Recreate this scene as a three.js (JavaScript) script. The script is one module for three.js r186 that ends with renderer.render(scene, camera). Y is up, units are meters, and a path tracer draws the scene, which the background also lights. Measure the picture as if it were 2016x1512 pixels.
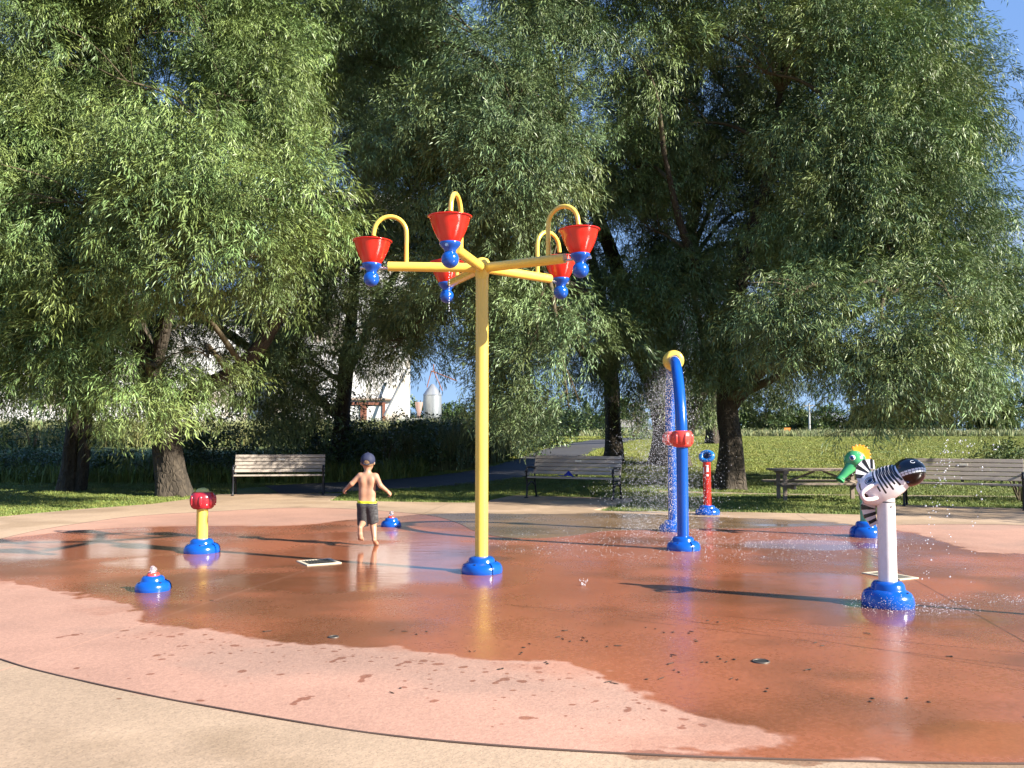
import * as THREE from 'three';
import { mergeGeometries } from 'three/addons/utils/BufferGeometryUtils.js';
import { RoundedBoxGeometry } from 'three/addons/geometries/RoundedBoxGeometry.js';

// ------------------------------------------------------------------ camera, sky, sun, exposure
const scene = new THREE.Scene();
const camera = new THREE.PerspectiveCamera(46.9, 4 / 3, 0.05, 1200);
camera.position.set(0, 1.3, 0);
camera.rotation.x = Math.atan(102 / 1743);
camera.updateMatrixWorld();

const renderer = new THREE.WebGLRenderer({ antialias: true });
renderer.toneMapping = THREE.LinearToneMapping;
renderer.toneMappingExposure = 2.9;
renderer.shadowMap.enabled = true;

// small lattice noise, seeded
const NT = new Float32Array(65536);
{ let s = 12345; for (let i = 0; i < 65536; i++) { s = (s * 1664525 + 1013904223) >>> 0; NT[i] = s / 4294967296; } }
const sm = t => t * t * (3 - 2 * t);
function n2(x, y) {
  const xi = Math.floor(x), yi = Math.floor(y), u = sm(x - xi), v = sm(y - yi);
  const a = ((yi & 255) << 8), b = (((yi + 1) & 255) << 8), c = xi & 255, d = (xi + 1) & 255;
  const p = NT[a | c], q = NT[a | d], r = NT[b | c], s = NT[b | d];
  return p + (q - p) * u + (r - p) * v + (p - q - r + s) * u * v;
}
const fbm = (x, y, o = 4) => { let a = 0.5, t = 0, w = 0; for (let i = 0; i < o; i++) { t += a * n2(x + i * 17.3, y + i * 9.1); w += a; a *= 0.5; x *= 2.03; y *= 2.03; } return t / w; };
const n3 = (x, y, z) => { const zi = Math.floor(z), w = sm(z - zi); const f = k => n2(x + k * 37.7, y + k * 61.3); return f(zi) * (1 - w) + f(zi + 1) * w; };
function rng(seed) { let s = seed >>> 0; return () => { s = (s + 0x6D2B79F5) >>> 0; let t = s; t = Math.imul(t ^ (t >>> 15), t | 1); t ^= t + Math.imul(t ^ (t >>> 7), t | 61); return ((t ^ (t >>> 14)) >>> 0) / 4294967296; }; }
const clamp = (x, a = 0, b = 1) => Math.min(b, Math.max(a, x));
const mix = (a, b, t) => a + (b - a) * t;
const step = (a, b, x) => sm(clamp((x - a) / (b - a)));
const toS = c => { c = clamp(c); return Math.round(255 * (c <= 0.0031308 ? 12.92 * c : 1.055 * Math.pow(c, 1 / 2.4) - 0.055)); };

{
  const W = 512, Hh = 256, d = new Float32Array(W * Hh * 4);
  for (let j = 0; j < Hh; j++) {
    const el = ((j + 0.5) / Hh - 0.5) * Math.PI;
    for (let i = 0; i < W; i++) {
      const t = Math.pow(clamp(Math.sin(Math.max(el, 0))), 0.55);
      let r = mix(0.17, 0.030, t), g = mix(0.26, 0.090, t), b = mix(0.38, 0.27, t);
      const az = i / W * 2 * Math.PI, e = el * 180 / Math.PI;
      const cl = step(0.52, 0.75, fbm(5 * Math.cos(az) + 20, 5 * Math.sin(az) + e * 0.55, 5)) * step(-2, 1.5, e) * (1 - step(5, 16, e)) * 0.7;
      r = mix(r, 0.36, cl); g = mix(g, 0.37, cl); b = mix(b, 0.40, cl);
      if (el < 0) { const q = step(0, 0.12, -el); r = mix(r, 0.05, q); g = mix(g, 0.055, q); b = mix(b, 0.03, q); }
      const k = (j * W + i) * 4; d[k] = r; d[k + 1] = g; d[k + 2] = b; d[k + 3] = 1;
    }
  }
  const sky = new THREE.DataTexture(d, W, Hh, THREE.RGBAFormat, THREE.FloatType);
  sky.mapping = THREE.EquirectangularReflectionMapping; sky.magFilter = THREE.LinearFilter; sky.minFilter = THREE.LinearFilter; sky.needsUpdate = true;
  scene.background = sky; scene.environment = sky;
  scene.backgroundIntensity = 1; scene.environmentIntensity = 1;
}
const sun = new THREE.DirectionalLight(new THREE.Color(1, 0.93, 0.82), 5);
sun.position.set(47.8, 29.2, 24.5 - 14); sun.target.position.set(0, 0, -14);
sun.castShadow = true; sun.shadow.mapSize.set(4096, 4096);
Object.assign(sun.shadow.camera, { left: -40, right: 40, top: 30, bottom: -30, near: 1, far: 160 });
scene.add(sun, sun.target);

// ------------------------------------------------------------------ helpers
const V = (x, h, D) => new THREE.Vector3(x, h, -D);
const col = (r, g, b) => new THREE.Color().setRGB(r, g, b);
const used = {};
const numbered = n => { const k = used[n] = (used[n] || 0) + 1; return k === 1 ? n : `${n}_${String(k - 1).padStart(3, '0')}`; };
function shade(o) { o.castShadow = true; o.receiveShadow = true; return o; }
function tag(o, label, category, group, kind) { Object.assign(o.userData, { label, category }); if (group) o.userData.group = group; if (kind) o.userData.kind = kind; return o; }
function thing(name, label, category, [x, h, D] = [0, 0, 0], turn = 0, group) {
  const o = new THREE.Group(); o.name = numbered(name); o.position.set(x, h, -D); o.rotation.y = turn; tag(o, label, category, group); scene.add(o); return o;
}
function part(name, geo, mat, parent, kind) { const m = shade(new THREE.Mesh(Array.isArray(geo) ? join(geo) : geo, mat)); m.name = name; if (kind) m.userData.kind = kind; parent.add(m); return m; }
function solo(name, geo, mat, label, category, group, kind) { const m = part(numbered(name), geo, mat, scene); return tag(m, label, category, group, kind); }
function structure(name, geo, mat) { const m = part(numbered(name), geo, mat, scene); m.userData.kind = 'structure'; return m; }
function copyOf(o, label, [x, h, D], turn = 0, scale = 1) { const c = o.clone(); c.name = numbered(o.name.replace(/_\d{3}$/, '')); c.userData = { ...o.userData, label }; c.position.set(x, h, -D); c.rotation.y = turn; c.scale.setScalar(scale); scene.add(c); return c; }
function join(gs) { return mergeGeometries(gs.map(g => { const q = g.index ? g.toNonIndexed() : g; for (const k of Object.keys(q.attributes)) if (!['position', 'normal', 'uv'].includes(k)) q.deleteAttribute(k); return q; })); }
const at = (g, x, y, z, rx = 0, ry = 0, rz = 0) => { g.applyMatrix4(new THREE.Matrix4().compose(new THREE.Vector3(x, y, z), new THREE.Quaternion().setFromEuler(new THREE.Euler(rx, ry, rz)), new THREE.Vector3(1, 1, 1))); return g; };
const rbox = (w, h, d, r = 0.006, s = 2) => new RoundedBoxGeometry(w, h, d, s, Math.min(r, w / 2.01, h / 2.01, d / 2.01));
const cyl = (r0, r1, h, n = 24) => new THREE.CylinderGeometry(r0, r1, h, n);
const lathe = (pts, n = 40) => new THREE.LatheGeometry(pts.map(p => new THREE.Vector2(p[0], p[1])), n);
function bar(a, b, r, n = 12, r2 = r) { // cylinder between two points
  a = a.isVector3 ? a : new THREE.Vector3(...a); b = b.isVector3 ? b : new THREE.Vector3(...b);
  const g = new THREE.CylinderGeometry(r2, r, a.distanceTo(b), n); const q = new THREE.Quaternion().setFromUnitVectors(new THREE.Vector3(0, 1, 0), b.clone().sub(a).normalize());
  return g.applyMatrix4(new THREE.Matrix4().compose(a.clone().add(b).multiplyScalar(0.5), q, new THREE.Vector3(1, 1, 1)));
}
const tube = (pts, r, seg = 40, n = 14) => new THREE.TubeGeometry(new THREE.CatmullRomCurve3(pts.map(p => p.isVector3 ? p : new THREE.Vector3(...p))), seg, r, n);
function limb(pts, radii, seg = 16, n = 12, rough = 0.08, seed = 1, flare = 0) { // tapering, uneven tube with metre uv
  const c = new THREE.CatmullRomCurve3(pts.map(p => p.isVector3 ? p : new THREE.Vector3(...p))), pos = [], nor = [], uv = [], idx = [];
  const fr = c.computeFrenetFrames(seg, false), L = c.getLength();
  for (let i = 0; i <= seg; i++) {
    const t = i / seg, p = c.getPoint(t), k = t * (radii.length - 1), k0 = Math.min(Math.floor(k), radii.length - 2), r = mix(radii[k0], radii[k0 + 1], k - k0);
    for (let j = 0; j <= n; j++) {
      const a = j / n * 2 * Math.PI, ca = Math.cos(a), sa = Math.sin(a);
      const w = 1 + rough * (2 * n3(ca * 2.2 + seed * 7, sa * 2.2, t * L * 0.7) - 1) * 1.6 + flare * Math.pow(1 - t, 10) * (0.5 + 0.5 * Math.cos(a * 5 + seed));
      const d = fr.normals[i].clone().multiplyScalar(ca).addScaledVector(fr.binormals[i], sa);
      pos.push(p.x + d.x * r * w, p.y + d.y * r * w, p.z + d.z * r * w); nor.push(d.x, d.y, d.z); uv.push(j / n * Math.max(1, Math.round(6.28 * radii[0] * 1.6)), t * L * 1.2);
    }
  }
  for (let i = 0; i < seg; i++) for (let j = 0; j < n; j++) { const a = i * (n + 1) + j, b = a + n + 1; idx.push(a, a + 1, b, b, a + 1, b + 1); }
  const g = new THREE.BufferGeometry();
  g.setAttribute('position', new THREE.Float32BufferAttribute(pos, 3)); g.setAttribute('normal', new THREE.Float32BufferAttribute(nor, 3)); g.setAttribute('uv', new THREE.Float32BufferAttribute(uv, 2)); g.setIndex(idx); g.computeVertexNormals();
  return g;
}
function dataTex(w, h, f, srgb = true) { // f(i, j) -> [r,g,b] linear 0..1 (colour) or values
  const d = new Uint8Array(w * h * 4);
  for (let j = 0; j < h; j++) for (let i = 0; i < w; i++) { const c = f(i, j), k = (j * w + i) * 4; for (let q = 0; q < 3; q++) d[k + q] = srgb ? toS(c[q]) : Math.round(255 * clamp(c[q])); d[k + 3] = 255; }
  return mkTex(d, w, h, srgb);
}
function mkTex(d, w, h, srgb) { const t = new THREE.DataTexture(d, w, h); t.colorSpace = srgb ? THREE.SRGBColorSpace : THREE.NoColorSpace; t.magFilter = THREE.LinearFilter; t.minFilter = THREE.LinearMipmapLinearFilter; t.generateMipmaps = true; t.wrapS = t.wrapT = THREE.RepeatWrapping; t.needsUpdate = true; return t; }
const std = (c, roughness, o = {}) => new THREE.MeshPhysicalMaterial({ color: col(...c), roughness, ...o });

// smooth naive surface nets over a distance field
function sdfMesh(f, lo, hi, cell) {
  const nx = Math.ceil((hi[0] - lo[0]) / cell) + 1, ny = Math.ceil((hi[1] - lo[1]) / cell) + 1, nz = Math.ceil((hi[2] - lo[2]) / cell) + 1;
  const v = new Float32Array(nx * ny * nz), id = (i, j, k) => (k * ny + j) * nx + i;
  for (let k = 0; k < nz; k++) for (let j = 0; j < ny; j++) for (let i = 0; i < nx; i++) v[id(i, j, k)] = f(lo[0] + i * cell, lo[1] + j * cell, lo[2] + k * cell);
  const vid = new Int32Array(nx * ny * nz).fill(-1), pos = [];
  const E = [[0, 1], [2, 3], [4, 5], [6, 7], [0, 2], [1, 3], [4, 6], [5, 7], [0, 4], [1, 5], [2, 6], [3, 7]];
  for (let k = 0; k < nz - 1; k++) for (let j = 0; j < ny - 1; j++) for (let i = 0; i < nx - 1; i++) {
    const c = []; let m = 0; for (let q = 0; q < 8; q++) { const w = v[id(i + (q & 1), j + ((q >> 1) & 1), k + (q >> 2))]; c.push(w); if (w < 0) m++; }
    if (m === 0 || m === 8) continue;
    let x = 0, y = 0, z = 0, n = 0;
    for (const [a, b] of E) if ((c[a] < 0) !== (c[b] < 0)) { const t = c[a] / (c[a] - c[b]); x += mix(a & 1, b & 1, t); y += mix((a >> 1) & 1, (b >> 1) & 1, t); z += mix(a >> 2, b >> 2, t); n++; }
    vid[id(i, j, k)] = pos.length / 3; pos.push(lo[0] + (i + x / n) * cell, lo[1] + (j + y / n) * cell, lo[2] + (k + z / n) * cell);
  }
  const idx = [], quad = (a, b, c, d, flip) => { if (Math.min(a, b, c, d) < 0) return; flip ? idx.push(a, c, b, a, d, c) : idx.push(a, b, c, a, c, d); };
  for (let k = 1; k < nz - 1; k++) for (let j = 1; j < ny - 1; j++) for (let i = 1; i < nx - 1; i++) {
    const s = v[id(i, j, k)] < 0;
    if (s !== v[id(i + 1, j, k)] < 0) quad(vid[id(i, j - 1, k - 1)], vid[id(i, j, k - 1)], vid[id(i, j, k)], vid[id(i, j - 1, k)], !s);
    if (s !== v[id(i, j + 1, k)] < 0) quad(vid[id(i - 1, j, k - 1)], vid[id(i - 1, j, k)], vid[id(i, j, k)], vid[id(i, j, k - 1)], !s);
    if (s !== v[id(i, j, k + 1)] < 0) quad(vid[id(i - 1, j - 1, k)], vid[id(i, j - 1, k)], vid[id(i, j, k)], vid[id(i - 1, j, k)], !s);
  }
  const nor = new Float32Array(pos.length), e = cell * 0.5, uv = new Float32Array(pos.length / 3 * 2);
  for (let q = 0; q < pos.length; q += 3) {
    const x = pos[q], y = pos[q + 1], z = pos[q + 2], a = f(x + e, y, z) - f(x - e, y, z), b = f(x, y + e, z) - f(x, y - e, z), c = f(x, y, z + e) - f(x, y, z - e), l = Math.hypot(a, b, c) || 1;
    nor[q] = a / l; nor[q + 1] = b / l; nor[q + 2] = c / l; uv[q / 3 * 2] = x + z * 0.7; uv[q / 3 * 2 + 1] = y;
  }
  const g = new THREE.BufferGeometry(); g.setAttribute('position', new THREE.Float32BufferAttribute(pos, 3)); g.setAttribute('normal', new THREE.BufferAttribute(nor, 3)); g.setAttribute('uv', new THREE.BufferAttribute(uv, 2)); g.setIndex(idx);
  return g;
}
const capsule = (p, a, b, ra, rb = ra) => { // tapered
  const bx = b[0] - a[0], by = b[1] - a[1], bz = b[2] - a[2], px = p[0] - a[0], py = p[1] - a[1], pz = p[2] - a[2];
  const t = clamp((px * bx + py * by + pz * bz) / (bx * bx + by * by + bz * bz + 1e-12));
  return Math.hypot(px - bx * t, py - by * t, pz - bz * t) - mix(ra, rb, t);
};
const smin = (a, b, k) => { const h = clamp(0.5 + 0.5 * (b - a) / k); return mix(b, a, h) - k * h * (1 - h); };

// ------------------------------------------------------------------ terrain and paving
const rise = (x, D) => D < 20 ? 0 : 1.25 * (1 - Math.exp(-Math.pow(D - 20, 1.3) / 30));
const curve2 = (pts, n = 12) => new THREE.CatmullRomCurve3(pts.map(p => new THREE.Vector3(p[0], p[1], 0)), true, 'centripetal').getPoints(pts.length * n).map(p => [p.x, p.y]);
// outlines in metres: [x, distance from the camera]
const PAD = curve2([[-2.98, 5.24], [-2.33, 4.81], [-1.49, 4.35], [-0.46, 3.9], [0.4, 3.71], [1.21, 3.63], [2.03, 3.59], [3.6, 3.7], [5.6, 4.6], [7.4, 6.8], [8.3, 9.6], [8.3, 12], [7.42, 12.92], [6.27, 13.07], [5.62, 12.99], [4.48, 12.85], [3.32, 12.5], [2.2, 12.4], [1.21, 12.1], [0.79, 11.6], [0.3, 11.3], [-0.1, 11.4], [-0.45, 12.0], [-0.82, 13.3], [-1.3, 14.47], [-1.9, 15.1], [-2.78, 15.76], [-3.94, 16.05], [-5.19, 15.23], [-6.02, 14.47], [-6.35, 13.45], [-6.5, 12.3], [-6.4, 11.06], [-5.9, 9.3], [-5.0, 7.6], [-4.0, 6.2]], 6);
const WET = curve2([[-6.9, 8.6], [-5.2, 8.0], [-4.45, 7.78], [-3.93, 7.63], [-3.53, 7.34], [-3.22, 7.01], [-2.82, 6.61], [-2.58, 6.25], [-2.3, 6.06], [-1.82, 5.82], [-1.43, 5.59], [-0.64, 5.41], [-0.33, 5.31], [0.37, 5.07], [0.56, 4.74], [0.71, 4.39], [0.85, 4.14], [1.05, 3.96], [1.12, 3.8], [0.83, 3.7], [0.5, 3.66], [1.3, 3.55], [2.2, 3.4], [4, 3.5], [6, 5.0], [6.4, 8], [5.9, 9.7], [5.3, 10.09], [5.25, 10.6], [5.33, 11.44], [5.37, 12.43], [4.74, 13.61], [3.63, 14.11], [1.66, 15.0], [0.69, 14.84], [-0.07, 14.95], [-1.35, 14.9], [-1.88, 14.3], [-2.61, 13.7], [-3.06, 12.99], [-4.59, 12.85], [-5.83, 12.37], [-6.37, 11.4], [-7.2, 10.4]], 4);
const APRON = [[-8.26, 14.38], [-7.71, 15.76], [-6.88, 17.04], [-6.6, 18.75], [-6.55, 19.95], [-3.85, 20.2], [-3.7, 17.95], [-2.08, 17.57], [-0.9, 17.35], [-0.6, 17.5], [-0.1, 19.15], [0.1, 19.5], [2.5, 18.55], [2.4, 17.7], [1.42, 15.65], [1.69, 15.44], [3.92, 15.23], [5.75, 14.74], [6.3, 14.95], [6.9, 17.05], [9.3, 15.9], [11, 15.4], [12.5, 13], [13, 8], [11, 2], [8, -3], [-8, -3], [-11, 4], [-10.5, 9]];
function inside(poly, x, y) { let c = false; for (let i = 0, j = poly.length - 1; i < poly.length; j = i++) { const [a, b] = poly[i], [d, e] = poly[j]; if ((b > y) !== (e > y) && x < (d - a) * (y - b) / (e - b) + a) c = !c; } return c; }
function sdGrid(poly) { // signed distance, negative inside, on a 5 cm grid
  const x0 = -14, y0 = 1.5, s = 0.06, nx = 470, ny = 340, g = new Float32Array(nx * ny);
  for (let j = 0; j < ny; j++) for (let i = 0; i < nx; i++) {
    const x = x0 + i * s, y = y0 + j * s; let m = 1e9;
    for (let k = 0, q = poly.length - 1; k < poly.length; q = k++) { const ax = poly[q][0], ay = poly[q][1], bx = poly[k][0] - ax, by = poly[k][1] - ay, t = clamp(((x - ax) * bx + (y - ay) * by) / (bx * bx + by * by + 1e-9)); const dx = x - ax - bx * t, dy = y - ay - by * t, d = dx * dx + dy * dy; if (d < m) m = d; }
    g[j * nx + i] = Math.sqrt(m) * (inside(poly, x, y) ? -1 : 1);
  }
  return (x, y) => { const u = clamp((x - x0) / s, 0, nx - 1.001), v = clamp((y - y0) / s, 0, ny - 1.001), i = u | 0, j = v | 0, a = u - i, b = v - j, k = j * nx + i; return (g[k] * (1 - a) + g[k + 1] * a) * (1 - b) + (g[k + nx] * (1 - a) + g[k + nx + 1] * a) * b; };
}
const sdPad = sdGrid(PAD), sdWet = sdGrid(WET);
// [x, distance, half width, half depth, strength] of standing film water
const FILM = [[-4.9, 10.2, 1.9, 1.0, 0.7], [-3.0, 9.3, 1.3, 0.7, 0.9], [-1.3, 9.8, 1.3, 1.5, 1], [-1.3, 11.6, 1.6, 0.7, 0.8], [-1.7, 8.0, 1.1, 0.7, 0.9], [-0.4, 8.4, 0.8, 0.9, 0.7], [3.5, 10.6, 0.9, 0.6, 0.9], [4.35, 13.0, 0.9, 0.22, 1.2], [2.5, 7.9, 0.8, 0.6, 0.8], [2.0, 6.6, 0.8, 0.7, 0.6], [1.95, 3.9, 0.6, 0.26, 1], [2.9, 6.5, 0.7, 0.5, 0.9]];
const JOINTS_AND_STREAKS = [[-6.3, 6.0, -4.4, 6.7, 0], [-1.2, 17.4, -1.5, 14.8, 0], [-2.79, 5.22, -1.99, 8.6, 1], [4.38, 12.57, 3.23, 5.66, 0], [4.38, 12.57, 4.75, 14.9, 0], [-3.35, 2.6, -2.79, 5.22, 1], [-0.05, 6.9, 3.4, 5.2, 2], [0.0, 6.85, 3.4, 4.75, 2], [0.7, 6.85, 3.6, 5.5, 2], [1.0, 6.5, 3.5, 4.4, 2]];  // slab joints, then thin broken streaks that only darken the pad colour
function paving(x, D, out) {
  const w1 = fbm(x * 1.3 + 3, D * 1.3, 3) - 0.5, w2 = fbm(x * 7, D * 7 + 40, 2) - 0.5, grain = n2(x * 190, D * 190), g2 = n2(x * 61 + 9, D * 61), big = fbm(x * 0.45 + 11, D * 0.45 + 5, 4), spk = n2(x * 330 + 5, D * 330);
  const pad = sdPad(x + w2 * 0.02, D + w2 * 0.02) < 0;
  let wet = 1 - step(-0.05, 0.04, sdWet(x + w1 * 0.30 + w2 * 0.14, D + w1 * 0.30 + w2 * 0.14) + 0.05 * (n2(x * 24, D * 24) - 0.5));
  const damp = 1 - step(-0.02, 0.45, sdWet(x + w1 * 0.4, D + w1 * 0.4) + 0.1 * w2);
  wet = Math.max(wet, damp * 0.30 * step(0.4, 0.7, fbm(x * 3, D * 3 + 7, 3)));
  if (!pad && D < 6) wet *= 0.55;
  const mot = 0.90 + 0.22 * (big - 0.5) * 2 + 0.20 * (grain - 0.5) + 0.16 * (g2 - 0.5) + 0.20 * (fbm(x * 2.3, D * 2.3 + 90, 3) - 0.5);
  const dirt = step(0.50, 0.72, fbm(x * 0.8 + 70, D * 1.1 + 13, 4) + 0.06 * w2), alg = step(0.46, 0.64, fbm(x * 0.6 + 31, D * 0.9 + 55, 4));
  const dry = pad ? [0.45, 0.252, 0.176] : [0.43, 0.305, 0.198], soaked = pad ? [0.325, 0.112, 0.055] : [0.20, 0.125, 0.062];
  const dryD = pad ? [0.35, 0.215, 0.155] : [0.29, 0.20, 0.12], soakD = pad ? [0.17, 0.068, 0.033] : [0.10, 0.07, 0.038];
  let film = 0; for (const [a, b, p, q, k] of FILM) { const u = (x - a) / p, v = (D - b) / q, s = 1 - u * u - v * v; if (s > -0.3) film = Math.max(film, k * step(-0.15, 0.5, s + 1.6 * w1)); }
  film = clamp(film) * wet;
  for (let q = 0; q < 3; q++) {
    const d = mix(dry[q], dryD[q], dirt * 0.75) * mot, s = mix(soaked[q], soakD[q], alg * 0.75) * mot;
    out[q] = mix(d, s, wet);
  }
  if (spk > 0.88) { const k = pad ? 0.82 : 0.62; out[0] *= k; out[1] *= k; out[2] *= k; }
  for (const [ax, ay, bx, by, kind] of JOINTS_AND_STREAKS) {
    const ex = bx - ax, ey = by - ay, t = clamp(((x - ax) * ex + (y_(D) - ay) * ey) / (ex * ex + ey * ey)), d = Math.hypot(x - ax - ex * t, D - ay - ey * t) + w2 * 0.006;
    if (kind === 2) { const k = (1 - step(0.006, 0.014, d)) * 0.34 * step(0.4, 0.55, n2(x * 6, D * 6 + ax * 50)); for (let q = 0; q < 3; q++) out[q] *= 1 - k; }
    else { const k = 1 - step(0.004, 0.009, d); for (let q = 0; q < 3; q++) out[q] = mix(out[q], kind ? [0.5, 0.27, 0.18][q] * (wet > 0.5 ? 0.7 : 1) : out[q] * 0.35, k * (kind ? 0.6 : 0.9)); }
  }
  out[3] = mix(0.9, mix(0.30 + 0.12 * (g2 - 0.5) + 0.20 * (fbm(x * 2.1 + 8, D * 2.1, 3) - 0.5), 0.12, film), wet);   // roughness
  const rip = fbm(x * 4 + 3, D * 13, 3);
  out[4] = mix(0.5 + 0.42 * (grain - 0.5) + 0.3 * (g2 - 0.5), mix(0.5 + 0.16 * (grain - 0.5), 0.5 + 0.5 * (rip - 0.5), film), wet);           // relief
  out[5] = wet;
}
const y_ = D => D;
function pavingMaps(x0, x1, d0, d1, W, Hh, spots) {
  const C = new Uint8Array(W * Hh * 4).fill(255), R = new Uint8Array(W * Hh * 4).fill(255), B = new Uint8Array(W * Hh * 4).fill(255), o = new Float32Array(6);
  const L = new Uint8Array(4096); for (let i = 0; i < 4096; i++) L[i] = toS(i / 4095);
  const mark = spots ? new Float32Array(W * Hh) : null;
  if (spots) for (const [sx, sd, a, b, ang] of spots) {
    const ca = Math.cos(ang), sa = Math.sin(ang), m = Math.max(a, b) * 1.5, i0 = Math.max(0, ((sx - m - x0) / (x1 - x0) * W) | 0), i1 = Math.min(W - 1, ((sx + m - x0) / (x1 - x0) * W) | 0), j0 = Math.max(0, ((sd - m - d0) / (d1 - d0) * Hh) | 0), j1 = Math.min(Hh - 1, ((sd + m - d0) / (d1 - d0) * Hh) | 0);
    for (let j = j0; j <= j1; j++) for (let i = i0; i <= i1; i++) { const x = x0 + (i + .5) / W * (x1 - x0), D = d0 + (j + .5) / Hh * (d1 - d0), u = ((x - sx) * ca + (D - sd) * sa) / a, v = (-(x - sx) * sa + (D - sd) * ca) / b, e = 1 - step(0.75, 1.05, Math.hypot(u, v) + 0.9 * (fbm(x * 26, D * 26, 2) - 0.5)); const k = j * W + i; if (e > mark[k]) mark[k] = e; }
  }
  for (let j = 0; j < Hh; j++) for (let i = 0; i < W; i++) {
    const x = x0 + (i + 0.5) / W * (x1 - x0), D = d0 + (j + 0.5) / Hh * (d1 - d0), k = (j * W + i) * 4;
    paving(x, D, o);
    if (mark && mark[k / 4] > 0) { const m = mark[k / 4] * (1 - o[5]) * 0.85; o[0] *= 1 - 0.42 * m; o[1] *= 1 - 0.6 * m; o[2] *= 1 - 0.66 * m; o[3] = mix(o[3], 0.45, m); }
    for (let q = 0; q < 3; q++) C[k + q] = L[Math.max(0, Math.min(4095, o[q] * 4095 | 0))];
    R[k] = R[k + 1] = R[k + 2] = 255 * clamp(o[3]); B[k] = B[k + 1] = B[k + 2] = 255 * clamp(o[4]);
  }
  const fit = t => { t.wrapS = t.wrapT = THREE.MirroredRepeatWrapping; t.repeat.set(1 / (x1 - x0), 1 / (d1 - d0)); t.offset.set(-x0 / (x1 - x0), -d0 / (d1 - d0)); return t; };
  return new THREE.MeshPhysicalMaterial({ map: fit(mkTex(C, W, Hh, true)), roughnessMap: fit(mkTex(R, W, Hh, false)), bumpMap: fit(mkTex(B, W, Hh, false)), bumpScale: 0.0022, roughness: 1, ior: 1.45 });
}
const spotRand = rng(5), SPOTS = [];
for (const [x, D, a] of [[-2.88, 5.83, 0.2], [-1.01, 5.22, 0.5], [-0.79, 4.82, 0.9], [-1.04, 4.42, 0.6], [-0.06, 4.77, 0.3], [-0.62, 5.13, 0.4]]) { const q = a + 0.6, c = Math.cos(q), s = Math.sin(q); SPOTS.push([x - 0.008 * s, D + 0.008 * c, 0.06, 0.014, q], [x + 0.042 * c, D + 0.042 * s, 0.032, 0.03, q], [x - 0.05 * c, D - 0.05 * s, 0.024, 0.021, q]); for (let k = 0; k < 5; k++) SPOTS.push([x + 0.085 * c + (k - 2) * 0.012 * -s, D + 0.085 * s + (k - 2) * 0.012 * c, 0.007, 0.006, q]); }
for (let i = 0; i < 1500; i++) { const x = -2.6 + 4.4 * spotRand(), D = 4.0 + 2.3 * spotRand(), d = sdWet(x, D); if (d < 0 || spotRand() > Math.exp(-d * 2.6)) continue; const r = 0.006 + 0.02 * spotRand() ** 3; SPOTS.push([x, D, r * 1.4, r, spotRand() * 3]); }
for (let i = 0; i < 6; i++) SPOTS.push([0.55 + i * 0.12, 3.69 - 0.012 * i, 0.10, 0.035 + 0.02 * spotRand(), -0.1]);
SPOTS.push([0.45, 3.1, 0.08, 0.03, 0.5], [-0.6, 3.35, 0.04, 0.07, 0.5], [-0.63, 3.2, 0.05, 0.04, 0.5]);
const SPLIT = 7.4;
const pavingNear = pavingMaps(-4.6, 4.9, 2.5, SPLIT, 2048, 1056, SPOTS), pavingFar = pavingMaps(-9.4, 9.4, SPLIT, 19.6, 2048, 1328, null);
function clip(poly, d, keepBelow) { const out = []; for (let i = 0; i < poly.length; i++) { const a = poly[i], b = poly[(i + 1) % poly.length], ia = keepBelow ? a[1] <= d : a[1] >= d, ib = keepBelow ? b[1] <= d : b[1] >= d; if (ia) out.push(a); if (ia !== ib) { const t = (d - a[1]) / (b[1] - a[1]); out.push([mix(a[0], b[0], t), d]); } } return out; }
function sheet(poly, y) { // flat sheet with uv in metres (x, distance)
  const g = new THREE.ShapeGeometry(new THREE.Shape(poly.map(p => new THREE.Vector2(p[0], p[1])))); const p = g.attributes.position, n = g.attributes.normal;
  for (let i = 0; i < p.count; i++) { const x = p.getX(i), D = p.getY(i); p.setXYZ(i, x, y, -D); n.setXYZ(i, 0, 1, 0); }
  return g;
}
const two = (poly, y) => mergeGeometries([sheet(clip(poly, SPLIT, true), y), sheet(clip(poly, SPLIT, false), y)], true);
{
  const slab = two(APRON, 0.03);
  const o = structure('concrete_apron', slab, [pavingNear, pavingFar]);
  const skirt = [], N = APRON.length; // slab edge
  for (let i = 0; i < N; i++) { const a = APRON[i], b = APRON[(i + 1) % N], g = new THREE.BufferGeometry(); g.setAttribute('position', new THREE.Float32BufferAttribute([a[0], 0.03, -a[1], b[0], 0.03, -b[1], b[0], -0.12, -b[1], a[0], 0.03, -a[1], b[0], -0.12, -b[1], a[0], -0.12, -a[1]], 3)); g.setAttribute('uv', new THREE.Float32BufferAttribute(new Array(12).fill(0), 2)); g.computeVertexNormals(); skirt.push(g); }
  part('slab_edge', skirt, std([0.34, 0.26, 0.17], 0.9, { side: THREE.DoubleSide }), o);
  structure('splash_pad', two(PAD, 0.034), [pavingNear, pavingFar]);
  const jp = PAD.map(p => new THREE.Vector3(p[0] + 0.006 * (n2(p[0] * 9, p[1] * 9) - 0.5), 0.0325 + 0.003 * (n2(p[0] * 5, p[1] * 5) - 0.5), -p[1]));
  const jt = new THREE.TubeGeometry(new THREE.CatmullRomCurve3(jp, true), 500, 0.0055, 6, true);
  structure('expansion_joint', jt, std([0.085, 0.052, 0.04], 0.95));
}
camera.position.y += 0.03; camera.updateMatrixWorld();   // eye 1.3 m over the paving

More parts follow.
